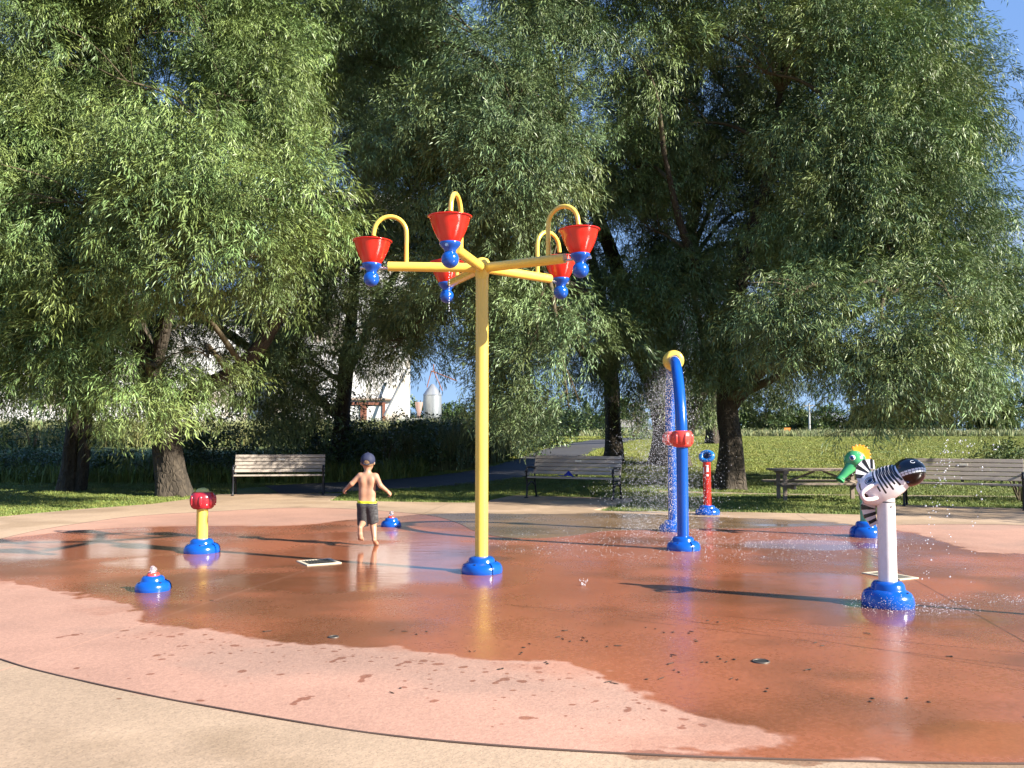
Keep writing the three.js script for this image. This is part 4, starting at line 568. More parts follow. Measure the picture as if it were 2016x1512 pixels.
// zebra water cannon
{
  const t = thing('zebra_cannon', 'black and white zebra water cannon on a white post', 'water feature', [2.88, PY, 6.86]);
  baseCover(t, 0.185, 3.4, 0.19); part('post', at(cyl(0.066, 0.069, 0.78, 40), 0, 0.43, 0), WHITE, t); part('post_band', at(cyl(0.0668, 0.0668, 0.008, 40), 0, 0.79, 0), BLACK, t);
  part('bolt', at(new THREE.SphereGeometry(0.007, 10, 8), 0.012, 0.755, 0.065), std([0.05, 0.03, 0.02], 0.6), t);
  const A = new THREE.Vector3(0.78, 0.46, 0.34).normalize(), U = new THREE.Vector3(0, 1, 0).addScaledVector(A, -A.y).normalize(), S = new THREE.Vector3().crossVectors(A, U);
  const basis = new THREE.Matrix4().makeBasis(S, A, U).setPosition(0.005, 0.93, 0);   // lathe axis along the body, its +z is the back
  const cv = document.createElement('canvas'); cv.width = 1024; cv.height = 512; const c = cv.getContext('2d');
  c.fillStyle = '#f3eeec'; c.fillRect(0, 0, 1024, 512); c.strokeStyle = '#0c0c0e'; c.lineCap = 'round';
  for (const s of [-1, 1]) {                              // chevron stripes down from the spine
    const X = u => 512 + s * u * 1.75;
    for (let k = 0; k < 7; k++) { const y0 = 60 + k * 34; c.beginPath(); c.lineWidth = 21 - k * 0.9; c.moveTo(X(0), y0); c.bezierCurveTo(X(70), y0 + 46, X(110), y0 + 52, X(165 + (k % 2) * 24), y0 + 22 + k * 5); c.stroke(); if (k > 0 && k < 6) { c.beginPath(); c.lineWidth = 11; c.moveTo(X(40), y0 + 10); c.bezierCurveTo(X(80), y0 + 26, X(110), y0 + 30, X(140), y0 + 14); c.stroke(); } }
    for (const r of [50, 34]) { c.lineWidth = 8; c.beginPath(); c.ellipse(X(88), 350, r * 0.8, r, 0.3 * s, 0, 6.29); c.stroke(); }
    c.fillStyle = '#1b3a66'; c.beginPath(); c.ellipse(X(88), 350, 20, 26, 0, 0, 6.29); c.fill(); c.fillStyle = '#0c0c0e'; c.beginPath(); c.ellipse(X(88), 350, 11, 15, 0, 0, 6.29); c.fill();
    for (let k = 0; k < 4; k++) { c.lineWidth = 9; c.beginPath(); c.moveTo(X(20 + k * 44), 440 + 14 * k); c.bezierCurveTo(X(60 + k * 40), 470, X(120), 500 - k * 4, X(160 + 10 * k), 440 + 4 * k); c.stroke(); }
  }
  const ct = new THREE.CanvasTexture(cv); ct.colorSpace = THREE.SRGBColorSpace;
  const bp = []; for (let k = 0; k <= 22; k++) { const v = k / 22, y = -0.21 + v * 0.37, r = 0.138 * Math.pow(Math.max(0, 1 - Math.pow(Math.abs((y + 0.02) / 0.215), 2.6)), 0.5) * (1 - 0.12 * v); bp.push(new THREE.Vector2(Math.max(r, 0.001), y)); } bp.push(new THREE.Vector2(0.098, 0.17));
  const bg = new THREE.LatheGeometry(bp, 64, Math.PI);
  const body = part('body', bg.applyMatrix4(basis), new THREE.MeshPhysicalMaterial({ map: ct, roughness: 0.28, clearcoat: 0.4, clearcoatRoughness: 0.12 }), t);
  const mv = document.createElement('canvas'); mv.width = 1024; mv.height = 512; const m = mv.getContext('2d'); m.fillStyle = '#0b0b0d'; m.fillRect(0, 0, 1024, 512);
  for (let k = 0; k < 2; k++) for (let i = 0; i < 14; i++) { m.fillStyle = '#e9ecee'; m.fillRect(260 + i * 36, 262 - 14 * Math.sin((i + .5) / 14 * Math.PI) + k * 27 + (Math.abs(i - 6.5) * 1.5), 31, 22); }
  m.strokeStyle = '#dfe3e6'; m.lineWidth = 6; for (const s of [-1, 1]) { m.beginPath(); m.ellipse(512 + 66 * s, 165, 24, 20, 0, 0.5, 5.6); m.stroke(); }
  const mt = new THREE.CanvasTexture(mv); mt.colorSpace = THREE.SRGBColorSpace;
  const mg = new THREE.SphereGeometry(0.118, 48, 32); mg.scale(1.06, 0.92, 1.0); const yaw = Math.atan2(-A.z, A.x);   // texture centre faces +x
  const muz = part('muzzle', mg, new THREE.MeshPhysicalMaterial({ map: mt, roughness: 0.16, clearcoat: 0.5 }), t); muz.position.copy(new THREE.Vector3(0.005, 0.93, 0).addScaledVector(A, 0.185)); muz.rotation.set(0, yaw - 0.78, 0.30);
  part('handle', tube([new THREE.Vector3(-0.10, 0.93, 0.09), new THREE.Vector3(-0.18, 0.905, 0.12), new THREE.Vector3(-0.235, 0.86, 0.13), new THREE.Vector3(-0.22, 0.82, 0.13), new THREE.Vector3(-0.16, 0.815, 0.11), new THREE.Vector3(-0.09, 0.825, 0.06)], 0.0165, 50, 12), paint([0.72, 0.60, 0.58], 0.35), t);
  // striped mane and tail: flat wavy plate, cut in alternating bands
  const plate = (name, pts, w0, w1) => { const cu = new THREE.CatmullRomCurve3(pts.map(p => new THREE.Vector3(p[0], p[1], 0))), seg = (a, b, proud) => { const s = new THREE.Shape(), L = [], Rr = []; for (let k = 0; k <= 6; k++) { const q = mix(a, b, k / 6), p = cu.getPoint(q), d = cu.getTangent(q), w = mix(w0, w1, q) * (0.55 + 0.5 * Math.sin(Math.PI * clamp(q, 0.1, 0.9))) / 2, wav = 0.012 * Math.sin(k / 6 * 3.14); L.push([p.x - d.y * w, p.y + d.x * w + wav]); Rr.push([p.x + d.y * w, p.y - d.x * w + wav]); } [...L, ...Rr.reverse()].forEach((p, i) => i ? s.lineTo(...p) : s.moveTo(...p)); const g = new THREE.ExtrudeGeometry(s, { depth: 0.012 + 2 * proud, bevelEnabled: false }); return at(g, 0, 0, -0.10 - proud); };
    const whole = part(name, seg(0, 1, 0), WHITE, t); for (let k = 0; k < 5; k++) part('stripe', seg(0.06 + k * 0.19, 0.15 + k * 0.19, 0.002), BLACK, whole); };
  plate('mane', [[-0.045, 1.07], [-0.095, 1.065], [-0.135, 1.025], [-0.145, 0.96], [-0.12, 0.90]], 0.10, 0.10);
  plate('tail', [[-0.05, 0.86], [-0.075, 0.79], [-0.10, 0.73], [-0.085, 0.66], [-0.055, 0.60]], 0.12, 0.09);
}
// tall thin pole off to the right whose shade crosses the pad behind the zebra
{
  const t = thing('spray_pole', 'slim blue spray pole at the right side of the pad', 'water feature', [5.55, PY, 5.6]);
  baseCover(t, 0.185, 0); part('pole', tube([[0, 0.02, 0], [0, 1.0, 0], [0, 1.9, 0], [-0.08, 2.2, 0], [-0.3, 2.36, 0], [-0.55, 2.3, 0]], 0.03, 50, 14), BLUE, t);
}
// drain grates
function grate(label, x, D, w, d, turn) {
  const t = thing('drain_grate', label, 'drain', [x, PY, D], turn); const fr = std([0.55, 0.47, 0.33], 0.7), ir = std([0.09, 0.085, 0.07], 0.6, { metalness: 0.4 }), b = 0.035;
  part('frame', [at(rbox(w, 0.012, b, 0.003), 0, 0.004, -d / 2 + b / 2), at(rbox(w, 0.012, b, 0.003), 0, 0.004, d / 2 - b / 2), at(rbox(b, 0.012, d - 2 * b, 0.003), -w / 2 + b / 2, 0.004, 0), at(rbox(b, 0.012, d - 2 * b, 0.003), w / 2 - b / 2, 0.004, 0)], fr, t);
  part('sump', at(new THREE.BoxGeometry(w - 2 * b, 0.002, d - 2 * b), 0, 0.0015, 0), std([0.01, 0.01, 0.01], 0.6), t);
  const n = Math.round((w - 2 * b) / 0.032); for (let i = 0; i < n; i++) part('bar', at(rbox(0.013, 0.008, d - 2 * b, 0.002, 1), -w / 2 + b + (i + 0.5) * (w - 2 * b) / n, 0.006, 0), ir, t);
  for (let i = 0; i < 3; i++) part('cross_bar', at(rbox(w - 2 * b, 0.005, 0.012, 0.002, 1), 0, 0.005, -d / 2 + b + (i + 0.5) * (d - 2 * b) / 3), ir, t);
}
grate('square cream-framed drain grate beside the running person', -1.98, 9.17, 0.36, 0.36, 0.53);
grate('oblong cream-framed drain grate behind the zebra post', 3.5, 8.29, 0.44, 0.24, -1.14);
function drain(label, x, D, r) { const t = thing('floor_drain', label, 'drain', [x, PY, D]); part('rim', at(new THREE.TorusGeometry(r, 0.006, 8, 30), 0, 0.002, 0, Math.PI / 2), std([0.12, 0.1, 0.08], 0.5, { metalness: 0.5 }), t); part('plate', at(cyl(r, r, 0.004, 28), 0, 0.002, 0), std([0.035, 0.034, 0.03], 0.6, { metalness: 0.3 }), t); }
drain('small round dark floor drain in the wet red concrete', 1.43, 5.17, 0.045); drain('small round floor drain near the dry pink concrete', -1.15, 5.79, 0.03);

// ------------------------------------------------------------------ benches and picnic table
const woodTex = dataTex(512, 128, (i, j) => { const g = fbm(i / 70, j / 2.6, 4), k = n2(i / 300, j / 9), v = 0.72 + 0.42 * g + 0.12 * k; return [0.40 * v, 0.345 * v, 0.29 * v]; });
const woodB = dataTex(512, 128, (i, j) => { const g = fbm(i / 70, j / 2.6, 4); return [g, g, g]; }, false);
const WOOD = new THREE.MeshStandardMaterial({ map: woodTex, bumpMap: woodB, bumpScale: 0.002, roughness: 0.75 }), WOODD = new THREE.MeshStandardMaterial({ map: woodTex, bumpMap: woodB, bumpScale: 0.003, roughness: 0.85, color: col(0.72, 0.66, 0.6) }), IRON = std([0.014, 0.015, 0.02], 0.4, { metalness: 0.3 });
function bench(label) {
  const t = thing('park_bench', label, 'bench', [0, 0, 0], 0, 'benches round the splash pad'), L = 1.96;
  for (const s of [-1, 1]) {
    const x = s * (L / 2 - 0.02), F = pts => tube(pts.map(p => [x, p[1], p[0]]), 0.021, 30, 8);
    part('end_frame', [F([[0.25, 0.0], [0.225, 0.06], [0.21, 0.25], [0.225, 0.42], [0.25, 0.55], [0.22, 0.63], [0.1, 0.645], [-0.1, 0.63], [-0.22, 0.6]]), F([[-0.27, 0], [-0.235, 0.08], [-0.19, 0.28], [-0.17, 0.42], [-0.22, 0.62], [-0.30, 0.86], [-0.31, 0.88]]), F([[0.22, 0.40], [0.05, 0.395], [-0.17, 0.40]]), F([[0.2, 0.25], [0.0, 0.33], [-0.18, 0.26]]), at(rbox(0.06, 0.02, 0.09, 0.006), x, 0.01, 0.25), at(rbox(0.06, 0.02, 0.09, 0.006), x, 0.01, -0.27), at(new THREE.SphereGeometry(0.034, 12, 10), x, 0.56, 0.25)], IRON, t);
  }
  for (let k = 0; k < 5; k++) part('seat_slat', at(rbox(L, 0.035, 0.072, 0.006), 0, 0.435 - 0.003 * k, 0.205 - k * 0.083), WOOD, t);
  for (let k = 0; k < 5; k++) part('back_slat', at(rbox(L, 0.07, 0.032, 0.006), 0, 0.525 + k * 0.079, -0.165 - k * 0.0265, -0.32), WOOD, t);
  part('back_strap', [at(rbox(0.05, 0.46, 0.012, 0.003), 0, 0.67, -0.245, -0.32)], IRON, t);
  part('plaque', at(rbox(0.14, 0.04, 0.006, 0.002), 0.02, 0.77, -0.224, -0.32), std([0.7, 0.66, 0.58], 0.35, { metalness: 0.2 }), t);
  return t;
}
const b1 = bench('weathered slatted bench with a pale plaque beside the thick willow trunk'); b1.position.set(-5.16, 0.03, -19.72); b1.rotation.y = 0.17;
copyOf(b1, 'weathered slatted bench with a blue cloth lying on its seat', [1.27, 0.03, 18.45], -0.46);
copyOf(b1, 'weathered slatted bench between the zebra and the dark clipped hedge', [8.2, 0.03, 16.2], -0.51);
{ // crumpled cloth on the seat
  const g = new THREE.PlaneGeometry(0.52, 0.26, 42, 22); g.rotateX(-Math.PI / 2); const p = g.attributes.position; for (let i = 0; i < p.count; i++) { const x = p.getX(i), z = p.getZ(i); const w = fbm(x * 9 + 3, z * 9, 3), b = Math.exp(-((x - 0.1) ** 2 + z * z) / 0.004); p.setXYZ(i, x * (0.82 + 0.3 * w), 0.012 + 0.07 * Math.max(0, w - 0.3) + 0.08 * b, z * (0.7 + 0.5 * n2(x * 7, 4))); } g.computeVertexNormals();
  const c = solo('cloth', g, std([0.01, 0.03, 0.32], 0.85, { side: THREE.DoubleSide }), 'crumpled bright blue cloth lying on a bench seat', 'cloth'); c.position.set(1.08, 0.03 + 0.452, -18.40); c.rotation.y = -0.46;
}
{
  const t = thing('picnic_table', 'weathered wooden picnic table on the lawn behind the seahorse', 'picnic table', [6.28, 0, 18.2], -0.02), L = 1.95;
  for (let k = 0; k < 5; k++) part('top_plank', at(rbox(L, 0.04, 0.135, 0.006), 0, 0.64, -0.29 + k * 0.145), WOODD, t);
  for (const z of [-0.62, 0.62]) for (let k = 0; k < 2; k++) part('seat_plank', at(rbox(L, 0.038, 0.12, 0.006), 0, 0.38, z + (k - 0.5) * 0.13), WOODD, t);
  for (const x of [-0.76, 0.76]) { for (const s of [-1, 1]) part('leg', at(rbox(0.075, 0.62, 0.06, 0.006), x, 0.31, s * 0.24), WOODD, t); part('cross_beam', at(rbox(0.05, 0.08, 1.45, 0.006), x + 0.065, 0.315, 0), WOODD, t); part('top_cleat', at(rbox(0.1, 0.06, 0.7, 0.006), x, 0.592, 0), WOODD, t); part('brace', bar([x * 0.98, 0.36, 0], [x * 0.12, 0.60, 0], 0.022, 8), WOODD, t); }
}

// ------------------------------------------------------------------ running person, seen from behind (local: x right, y up, z towards the camera)
{
  const t = thing('person', 'shirtless person in a navy cap and dark patterned shorts running across wet concrete', 'person', [-1.61, PY, 10.55]);
  const ELL = (p, c, r) => { const a = (p[0] - c[0]) / r[0], b = (p[1] - c[1]) / r[1], d = (p[2] - c[2]) / r[2], k = Math.hypot(a, b, d); return (k - 1) * Math.min(...r); };
  const J = { neck: [-0.105, 0.875, -0.012], lsh: [-0.197, 0.822, 0], rsh: [-0.005, 0.818, 0], lel: [-0.290, 0.728, 0.02], rel: [0.055, 0.712, 0.05], lwr: [-0.372, 0.658, -0.035], rwr: [0.142, 0.632, 0.0], lhip: [-0.15, 0.475, 0], rhip: [-0.062, 0.475, 0], lkn: [-0.158, 0.275, -0.055], rkn: [-0.042, 0.27, -0.06], lan: [-0.162, 0.232, 0.128], ran: [-0.012, 0.085, 0.03] };
  const body = (x, y, z) => {
    const p = [x, y, z], q = [x, y, z * 1.28]; let d = 9;
    d = smin(d, capsule(q, [-0.145, 0.775, 0], [-0.143, 0.62, 0.008], 0.068, 0.056), 0.03); d = smin(d, capsule(q, [-0.065, 0.775, 0], [-0.07, 0.62, 0.008], 0.068, 0.056), 0.03);
    d = smin(d, capsule(q, [-0.143, 0.62, 0.005], [-0.14, 0.48, 0.01], 0.057, 0.072), 0.03); d = smin(d, capsule(q, [-0.07, 0.62, 0.005], [-0.07, 0.48, 0.01], 0.057, 0.072), 0.03);
    d = smin(d, capsule(p, [-0.178, 0.822, 0], [-0.028, 0.818, 0], 0.036, 0.036), 0.03);
    d = smin(d, capsule(p, [-0.107, 0.80, -0.005], [-0.105, 0.91, -0.012], 0.045, 0.038), 0.03);
    d = smin(d, ELL(p, [-0.155, 0.765, 0.043], [0.034, 0.045, 0.02]), 0.02); d = smin(d, ELL(p, [-0.055, 0.765, 0.043], [0.034, 0.045, 0.02]), 0.02);
    d = Math.max(d, -capsule(p, [-0.106, 0.80, 0.082], [-0.107, 0.56, 0.077], 0.012) - 0.0) ;
    for (const [a, b, c] of [['lsh', 'lel', 'lwr'], ['rsh', 'rel', 'rwr']]) { d = smin(d, capsule(p, J[a], J[b], 0.036, 0.0285), 0.022); d = smin(d, capsule(p, J[b], J[c], 0.029, 0.0195), 0.012); }
    for (const [a, b, c] of [['lhip', 'lkn', 'lan'], ['rhip', 'rkn', 'ran']]) { d = smin(d, capsule(p, J[a], J[b], 0.066, 0.043), 0.02); const m = J[b].map((v, i) => mix(v, J[c][i], 0.32) + (i === 2 ? (a === 'lhip' ? 0.004 : 0.012) : 0)); d = smin(d, capsule(p, J[b], J[c], 0.040, 0.024), 0.014); d = smin(d, capsule(p, m, J[c], 0.038, 0.022), 0.014); }
    // raised left foot: heel up, sole towards the camera; right foot on its ball
    d = smin(d, capsule(p, [-0.162, 0.222, 0.150], [-0.160, 0.152, 0.150], 0.028, 0.026), 0.014); d = smin(d, capsule(p, [-0.160, 0.152, 0.150], [-0.155, 0.112, 0.142], 0.028, 0.029), 0.014);
    d = smin(d, capsule(p, [-0.012, 0.072, 0.05], [-0.004, 0.03, -0.03], 0.025, 0.024), 0.014); d = smin(d, capsule(p, [-0.012, 0.024, -0.035], [0.008, 0.024, -0.035], 0.021, 0.02), 0.01);
    for (let k = 0; k < 5; k++) { const u = (k - 2) * 0.0115, r = k === 4 ? 0.0105 : 0.0085 - 0.0004 * (3 - k); d = smin(d, capsule(p, [-0.156 + u * 1.15, 0.104, 0.138], [-0.156 + u * 1.25, 0.078 + 0.003 * Math.abs(k - 3), 0.130], r), 0.004); const v = (2 - k) * 0.0105; d = smin(d, capsule(p, [v, 0.016, -0.045], [v * 1.05, 0.0105, -0.078 - (k === 4 ? 0.006 : 0) + 0.002 * (3 - k) * -1], r * 0.95), 0.004); }
    return d;
  };
  const hand = (w, el, curlDir, side) => { // palm plus five chains, loosely curled
    const W = new THREE.Vector3(...w), f = W.clone().sub(new THREE.Vector3(...el)).normalize(), n = new THREE.Vector3(...curlDir), s = new THREE.Vector3().crossVectors(f, n).normalize().multiplyScalar(side); n.crossVectors(s, f).normalize().multiplyScalar(side); if (n.dot(new THREE.Vector3(...curlDir)) < 0) n.negate();
    const P = (a, b, c) => { const v = W.clone().addScaledVector(f, a).addScaledVector(s, b).addScaledVector(n, c); return [v.x, v.y, v.z]; }, caps = [[P(-0.03, 0, 0), P(0.004, 0, 0), 0.020, 0.018], [P(0.002, -0.012, 0), P(0.036, -0.016, 0.002), 0.0135, 0.0115], [P(0.002, 0.010, 0), P(0.036, 0.013, 0.002), 0.0135, 0.0115], [P(0.002, 0, 0), P(0.038, 0, 0.002), 0.014, 0.012]];
    const fingers = [[0.017, 0.022, 0.02, 0.013], [0.0058, 0.025, 0.022, 0.015], [-0.0055, 0.023, 0.02, 0.014], [-0.0165, 0.018, 0.016, 0.012]], fc = [];
    fingers.forEach(([b, l1, l2, l3], i) => { let a = P(0.036, b, 0.002), ang = 0.55 + 0.1 * i, pos = [0.036, b, 0.002]; for (const [L, r, turn] of [[l1, 0.0078, 0.75], [l2, 0.0072, 0.65], [l3, 0.0066, 0]]) { const e = [pos[0] + L * Math.cos(ang), pos[1] * 1.0, pos[2] + L * Math.sin(ang)]; fc.push([P(...pos), P(...e), r, r * 0.92, i]); pos = e; ang += turn; } });
    const th = [[0.006, 0.014, 0.004], [0.020, 0.030, 0.013], [0.038, 0.030, 0.022], [0.050, 0.024, 0.026]]; const tc = [0, 1, 2].map(k => [P(...th[k]), P(...th[k + 1]), 0.0092 - 0.0008 * k, 0.0086 - 0.0008 * k]);
    const fn = (x, y, z) => { const p = [x, y, z]; let d = 9; for (const c of caps) d = smin(d, capsule(p, ...c), 0.008); for (let i = 0; i < 4; i++) { let g = 9; for (const c of fc) if (c[4] === i) g = smin(g, capsule(p, c[0], c[1], c[2], c[3]), 0.002); d = smin(d, g, 0.003); } let g = 9; for (const c of tc) g = smin(g, capsule(p, ...c), 0.003); return smin(d, g, 0.006); };
    return sdfMesh(fn, [w[0] - 0.11, w[1] - 0.11, w[2] - 0.11], [w[0] + 0.11, w[1] + 0.11, w[2] + 0.11], 0.0036);
  };
  const hc = [-0.105, 0.985, -0.018];
  const head = (x, y, z) => { const p = [x, y, z]; let d = ELL(p, [hc[0], hc[1] + 0.012, hc[2] - 0.002], [0.074, 0.088, 0.088]); d = smin(d, ELL(p, [hc[0], hc[1] - 0.055, hc[2] - 0.032], [0.052, 0.05, 0.052]), 0.03); d = smin(d, capsule(p, [hc[0], 0.89, hc[2] + 0.008], [hc[0], 0.95, hc[2]], 0.039, 0.045), 0.02);
    d = smin(d, ELL(p, [hc[0], hc[1] - 0.022, hc[2] - 0.095], [0.010, 0.016, 0.014]), 0.008); d = smin(d, ELL(p, [hc[0], hc[1] - 0.058, hc[2] - 0.083], [0.020, 0.006, 0.008]), 0.006);
    for (const s of [-1, 1]) { d = Math.max(d, -ELL(p, [hc[0] + s * 0.028, hc[1] + 0.0, hc[2] - 0.092], [0.017, 0.010, 0.012])); d = smin(d, Math.max(ELL(p, [hc[0] + s * 0.076, hc[1] - 0.012, hc[2] + 0.008], [0.010, 0.024, 0.016]), -ELL(p, [hc[0] + s * 0.086, hc[1] - 0.010, hc[2] - 0.002], [0.006, 0.014, 0.009])), 0.006); }
    return d; };
  const skinTex = dataTex(256, 256, (i, j) => { const a = fbm(i / 40, j / 40, 3), v = 0.94 + 0.1 * (n2(i * 0.7, j * 0.7) - 0.5); return [0.43 * v * (0.94 + 0.12 * a), 0.235 * v * (0.88 + 0.22 * a), 0.145 * v * (0.86 + 0.24 * a)]; }); skinTex.repeat.set(3, 3);
  const SKIN = new THREE.MeshPhysicalMaterial({ map: skinTex, roughness: 0.45 });
  const parts = [sdfMesh(body, [-0.42, -0.01, -0.16], [0.2, 0.95, 0.2], 0.0075), hand(J.lwr, J.lel, [0.75, -0.2, -0.5], -1), hand(J.rwr, J.rel, [-0.6, -0.5, -0.5], 1), sdfMesh(head, [-0.22, 0.86, -0.16], [0.01, 1.1, 0.1], 0.0055)];
  const b = part('body', parts, SKIN, t);
  const EY = std([0.75, 0.73, 0.7], 0.2); for (const s of [-1, 1]) { part('eye', at(new THREE.SphereGeometry(0.0125, 14, 10), hc[0] + s * 0.028, hc[1], hc[2] - 0.073), EY, t); part('iris', at(new THREE.SphereGeometry(0.006, 10, 8), hc[0] + s * 0.028, hc[1], hc[2] - 0.081), std([0.05, 0.03, 0.02], 0.2), t); }
  // hair: a close cap on the skull, showing in the opening at the back of the cap and over the nape
  const HAIR = std([0.22, 0.135, 0.07], 0.6);
  part('hair', sdfMesh((x, y, z) => { const d = head(x, y, z) - 0.0035 - 0.003 * n3(x * 260, y * 60, z * 260), line = 0.958 - 0.9 * (z - hc[2] - 0.045) + 0.012 * n2(x * 90, 3); return Math.max(d, (z > hc[2] + 0.02 ? 0.935 : line) - y, Math.max(Math.abs(x - hc[0]) - 0.072, hc[2] - 0.03 - z)); }, [-0.2, 0.9, -0.12], [-0.01, 1.1, 0.1], 0.005), HAIR, t);
  const CAP = std([0.016, 0.021, 0.055], 0.75), capTop = (x, y, z) => { const p = [x, y, z], d = ELL(p, [hc[0], hc[1] + 0.022, hc[2] + 0.002], [0.086, 0.088, 0.096]) - 0.001 * Math.cos(Math.atan2(z - hc[2], x - hc[0]) * 6); return Math.max(d, -(d + 0.006), 0.968 - 0.1 * (z - hc[2]) - y, -(Math.hypot(x - hc[0], (y - 0.978) * 1.05, Math.max(0, hc[2] + 0.03 - z) * 3) - 0.034)); };
  const cap = part('cap', sdfMesh(capTop, [-0.22, 0.93, -0.15], [0.01, 1.12, 0.12], 0.0042), CAP, t);
  part('button', at(new THREE.SphereGeometry(0.008, 12, 8), hc[0], hc[1] + 0.111, hc[2]), CAP, cap);
  part('brim', sdfMesh((x, y, z) => { const u = (x - hc[0]) / 0.078, e = Math.hypot(u, (z - hc[2] + 0.06) / 0.1) - 1; return Math.max(e * 0.07, Math.abs(y - (0.985 - 0.25 * u * u * 0.06 + 0.25 * (z - hc[2] + 0.08))) - 0.004, z - hc[2] + 0.055); }, [-0.21, 0.92, -0.2], [0, 1.03, -0.05], 0.0045), std([0.10, 0.30, 0.42], 0.7), cap);
  part('strap', tube([[-0.04 + hc[0], 0.966, hc[2] + 0.086], [hc[0], 0.955, hc[2] + 0.096], [0.04 + hc[0], 0.966, hc[2] + 0.086]], 0.006, 16, 8), CAP, cap);
  // shorts
  const shortsTex = dataTex(256, 256, (i, j) => { const a = n2(i / 2.2, j / 1.1 + 3 * n2(i / 6, j / 6)), v = a > 0.58 ? 0.12 : 0.018; return [v, v, v * 1.03]; }); shortsTex.repeat.set(3.2, 3.2);
  const SHORTS = new THREE.MeshStandardMaterial({ map: shortsTex, roughness: 0.85 });
  const leg = (p, hip, kn, cut, r0, r1) => { const ax = kn.map((v, i) => v - hip[i]), L = Math.hypot(...ax), tt = ((p[0] - hip[0]) * ax[0] + (p[1] - hip[1]) * ax[1] + (p[2] - hip[2]) * ax[2]) / L; return Math.max(capsule(p, hip, kn.map((v, i) => v + ax[i] * 0.3), r0, r1), tt - cut); };
  const shorts = (x, y, z) => { const p = [x, y, z], q = [x, y, z * 1.12]; let d = smin(leg(p, [-0.148, 0.475, 0.004], J.lkn, 0.248, 0.079, 0.070), leg(p, [-0.062, 0.475, 0.004], J.rkn, 0.215, 0.079, 0.064), 0.012); d = smin(d, capsule(q, [-0.142, 0.50, 0.008], [-0.07, 0.50, 0.008], 0.083, 0.083), 0.02); d += 0.004 * (fbm(x * 18 + 3, y * 9 + z * 18, 2) - 0.5); d = Math.max(d, y - 0.502); return Math.max(d, -(leg(p, [-0.148, 0.475, 0.004], J.lkn, 9, 0.072, 0.063)), -(leg(p, [-0.062, 0.475, 0.004], J.rkn, 9, 0.072, 0.057))); };
  part('shorts', sdfMesh(shorts, [-0.27, 0.2, -0.16], [0.06, 0.53, 0.14], 0.006), SHORTS, t);
  part('waistband', sdfMesh((x, y, z) => { const q = [x, y, z * 1.12], o = capsule(q, [-0.142, 0.6, 0.008], [-0.142, 0.4, 0.008], 0.079), o2 = capsule(q, [-0.07, 0.6, 0.008], [-0.07, 0.4, 0.008], 0.079), d = smin(o, o2, 0.02); return Math.max(d, -(d + 0.02), Math.abs(y - 0.507 + 0.03 * (x + 0.1)) - 0.019); }, [-0.27, 0.46, -0.14], [0.06, 0.56, 0.14], 0.005), std([0.72, 0.74, 0.02], 0.6), t);
}

// ------------------------------------------------------------------ water in the air and on the pad
const DROP = new THREE.MeshPhysicalMaterial({ color: col(0.92, 0.94, 0.97), roughness: 0.10, transmission: 0.6, thickness: 0, ior: 1.33 });
const dropGeo = new THREE.IcosahedronGeometry(1, 1);
function drops(name, label, count, seed, pick) {
  const R = rng(seed), ms = [], m4 = new THREE.Matrix4(), q = new THREE.Quaternion();
  for (let i = 0; i < count; i++) { const p = pick(R, i); if (!p) continue; const [x, y, D, r, l = 1] = p; ms.push(m4.compose(V(x, y, D), q, new THREE.Vector3(r, r * l, r)).clone()); }
  const im = new THREE.InstancedMesh(dropGeo, DROP, ms.length); ms.forEach((m, i) => im.setMatrixAt(i, m)); im.name = numbered(name); tag(shade(im), label, 'water', null, 'stuff'); scene.add(im);
}
const gauss = R => (R() + R() + R() + R() - 2);
drops('water_spray', 'fine shower of water drops falling from the blue spray arch', 20000, 401, R => { // fountain from the top ring, wider lower down
  const s = R() ** 0.75, y = 2.15 * (1 - s) + 0.04, w = 0.05 + 0.62 * Math.pow(s, 0.6); return [1.98 + gauss(R) * w - 0.10 * s, y + PY, 11.25 + gauss(R) * w * 1.3, 0.0010 + 0.0028 * R() ** 4, 1.4];
});
drops('falling_stream', 'lumpy stream of water falling inside the blue arch', 420, 403, (R, i) => { const k = (i % 5) / 5, y = 0.3 + 1.85 * R(), near = Math.exp(-((y - [1.85, 1.5, 1.2, 0.75, 0.45][i % 5]) ** 2) / 0.006); return R() < 0.25 + near ? [2.07 + gauss(R) * (0.028 + 0.02 * near), y, 11.5 + gauss(R) * 0.05, 0.002 + 0.0032 * R(), 1.6] : null; });
drops('pad_splash', 'sparkling splash drops over the wet pad round the blue arch', 4200, 405, R => { const a = R() * 6.28, r = 2.3 * R() ** 0.7, x = 2.3 + Math.cos(a) * r * 1.15, D = 10.9 + Math.sin(a) * r * 0.75; return fbm(x * 2.2, D * 2.2, 3) > 0.36 ? [x, PY + 0.004 + 0.03 * R() ** 3, D, 0.0014 + 0.0030 * R() ** 3] : null; });
drops('cannon_splash', 'splash drops round the foot of the zebra post', 900, 407, R => { const a = R() * 6.28, r = 0.2 + 0.30 * R(), side = R() < 0.5 ? 1 : 0; const x = 2.88 + Math.cos(a) * r + (side ? 0.1 : 0.25 * R()), D = 6.86 - Math.abs(Math.sin(a)) * r * 0.9; return [x, PY + 0.01 + 0.10 * R() ** 2.5, D, 0.0009 + 0.0022 * R() ** 3, 1.3]; });
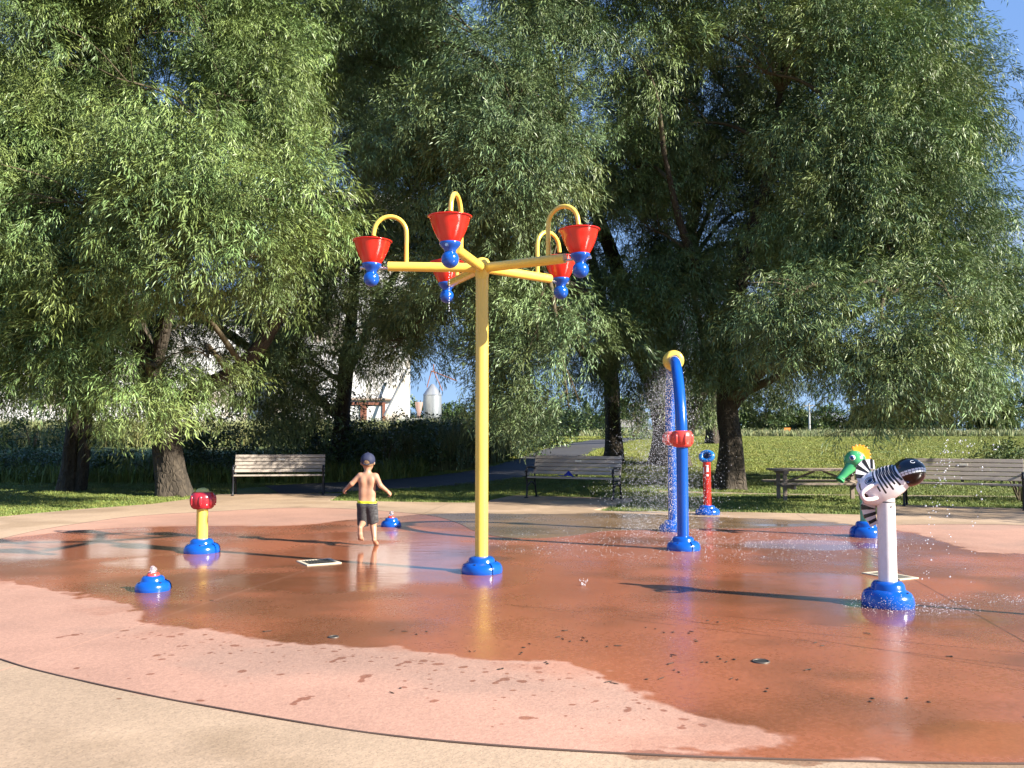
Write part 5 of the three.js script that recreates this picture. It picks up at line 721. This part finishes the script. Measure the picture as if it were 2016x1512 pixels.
drops('drop_arc', 'falling arcs of large water drops in front of the right-hand bench', 120, 409, R => { const k = R(), s = R(), x0 = 3.62 + 0.5 * (k < 0.55 ? 0 : 1) * (k < 0.8 ? 0.35 : 0.75), t = s; return [x0 - 0.12 * t + gauss(R) * 0.035 + 0.1 * (1 - t) * (k < 0.3 ? 1 : 0), 1.28 - 1.2 * t * t + gauss(R) * 0.03, 7.3 + 0.3 * t + gauss(R) * 0.06, 0.0035 + 0.0045 * R() ** 2, 1.15]; });
drops('ground_splash', 'low splash of drops where the jet lands at the right of the pad', 220, 411, R => { const a = R() * 6.28, r = 0.42 * R(); return [3.95 + Math.cos(a) * r, PY + 0.006 + 0.05 * R() ** 2, 7.0 + Math.sin(a) * r * 0.5, 0.001 + 0.0026 * R() ** 3]; });
drops('lone_splash', 'single small splash crown on the wet pad', 40, 413, (R, i) => { const a = R() * 6.28, t = R(); return [0.62 + Math.cos(a) * (0.012 + 0.03 * t), PY + 0.005 + 0.09 * t * (1.2 - 0.5 * t) * (0.6 + 0.4 * R()), 7.75 + Math.sin(a) * 0.02, 0.0014 + 0.0022 * (1 - t), 1.6]; });
drops('bucket_drip', 'thin drip falling from the front bucket', 16, 415, (R, i) => [-0.535 + gauss(R) * 0.003, 2.72 - i * 0.022, 7.47, 0.004, 1.8]);

// leaf and twig litter on the pad
{
  const R = rng(77), gs = [];
  const L = [[0.11, 5.55], [0.42, 5.62], [0.33, 5.75], [0.47, 5.72], [0.6, 5.5], [0.05, 5.35], [0.2, 5.1], [-0.2, 5.4], [-0.6, 5.9], [-0.75, 5.95], [1.15, 5.9], [1.2, 5.7], [1.0, 5.35], [1.1, 5.2], [1.22, 5.28], [1.28, 5.18], [0.85, 5.1], [0.9, 4.95], [1.15, 4.75], [1.3, 4.6], [1.75, 4.45], [2.0, 4.4], [0.75, 4.8], [0.5, 4.75], [2.4, 4.15], [1.6, 5.0], [1.9, 5.6], [2.3, 5.9], [-0.55, 4.6], [-0.1, 5.02], [0.3, 6.0], [1.4, 6.3], [-1.6, 5.9], [-2.4, 7.0], [3.2, 7.4], [2.6, 5.3], [0.95, 6.05], [1.02, 5.95]];
  for (const [x, D] of L) for (let k = 0; k < 2; k++) { const tw = R() < 0.45, w = tw ? 0.004 : 0.010 + 0.008 * R(), l = tw ? 0.03 + 0.05 * R() : 0.012 + 0.022 * R(), g = new THREE.SphereGeometry(0.5, 6, 4); g.scale(l, 0.006, w); g.rotateY(R() * 3.14); g.translate(x + (R() - .5) * 0.12, PY + 0.004, -D + (R() - .5) * 0.12); gs.push(g); }
  solo('leaf_litter', gs, std([0.03, 0.02, 0.012], 0.7), 'scattered dark twigs and leaf scraps on the red concrete', 'litter', null, 'stuff');
}
renderer.render(scene, camera);
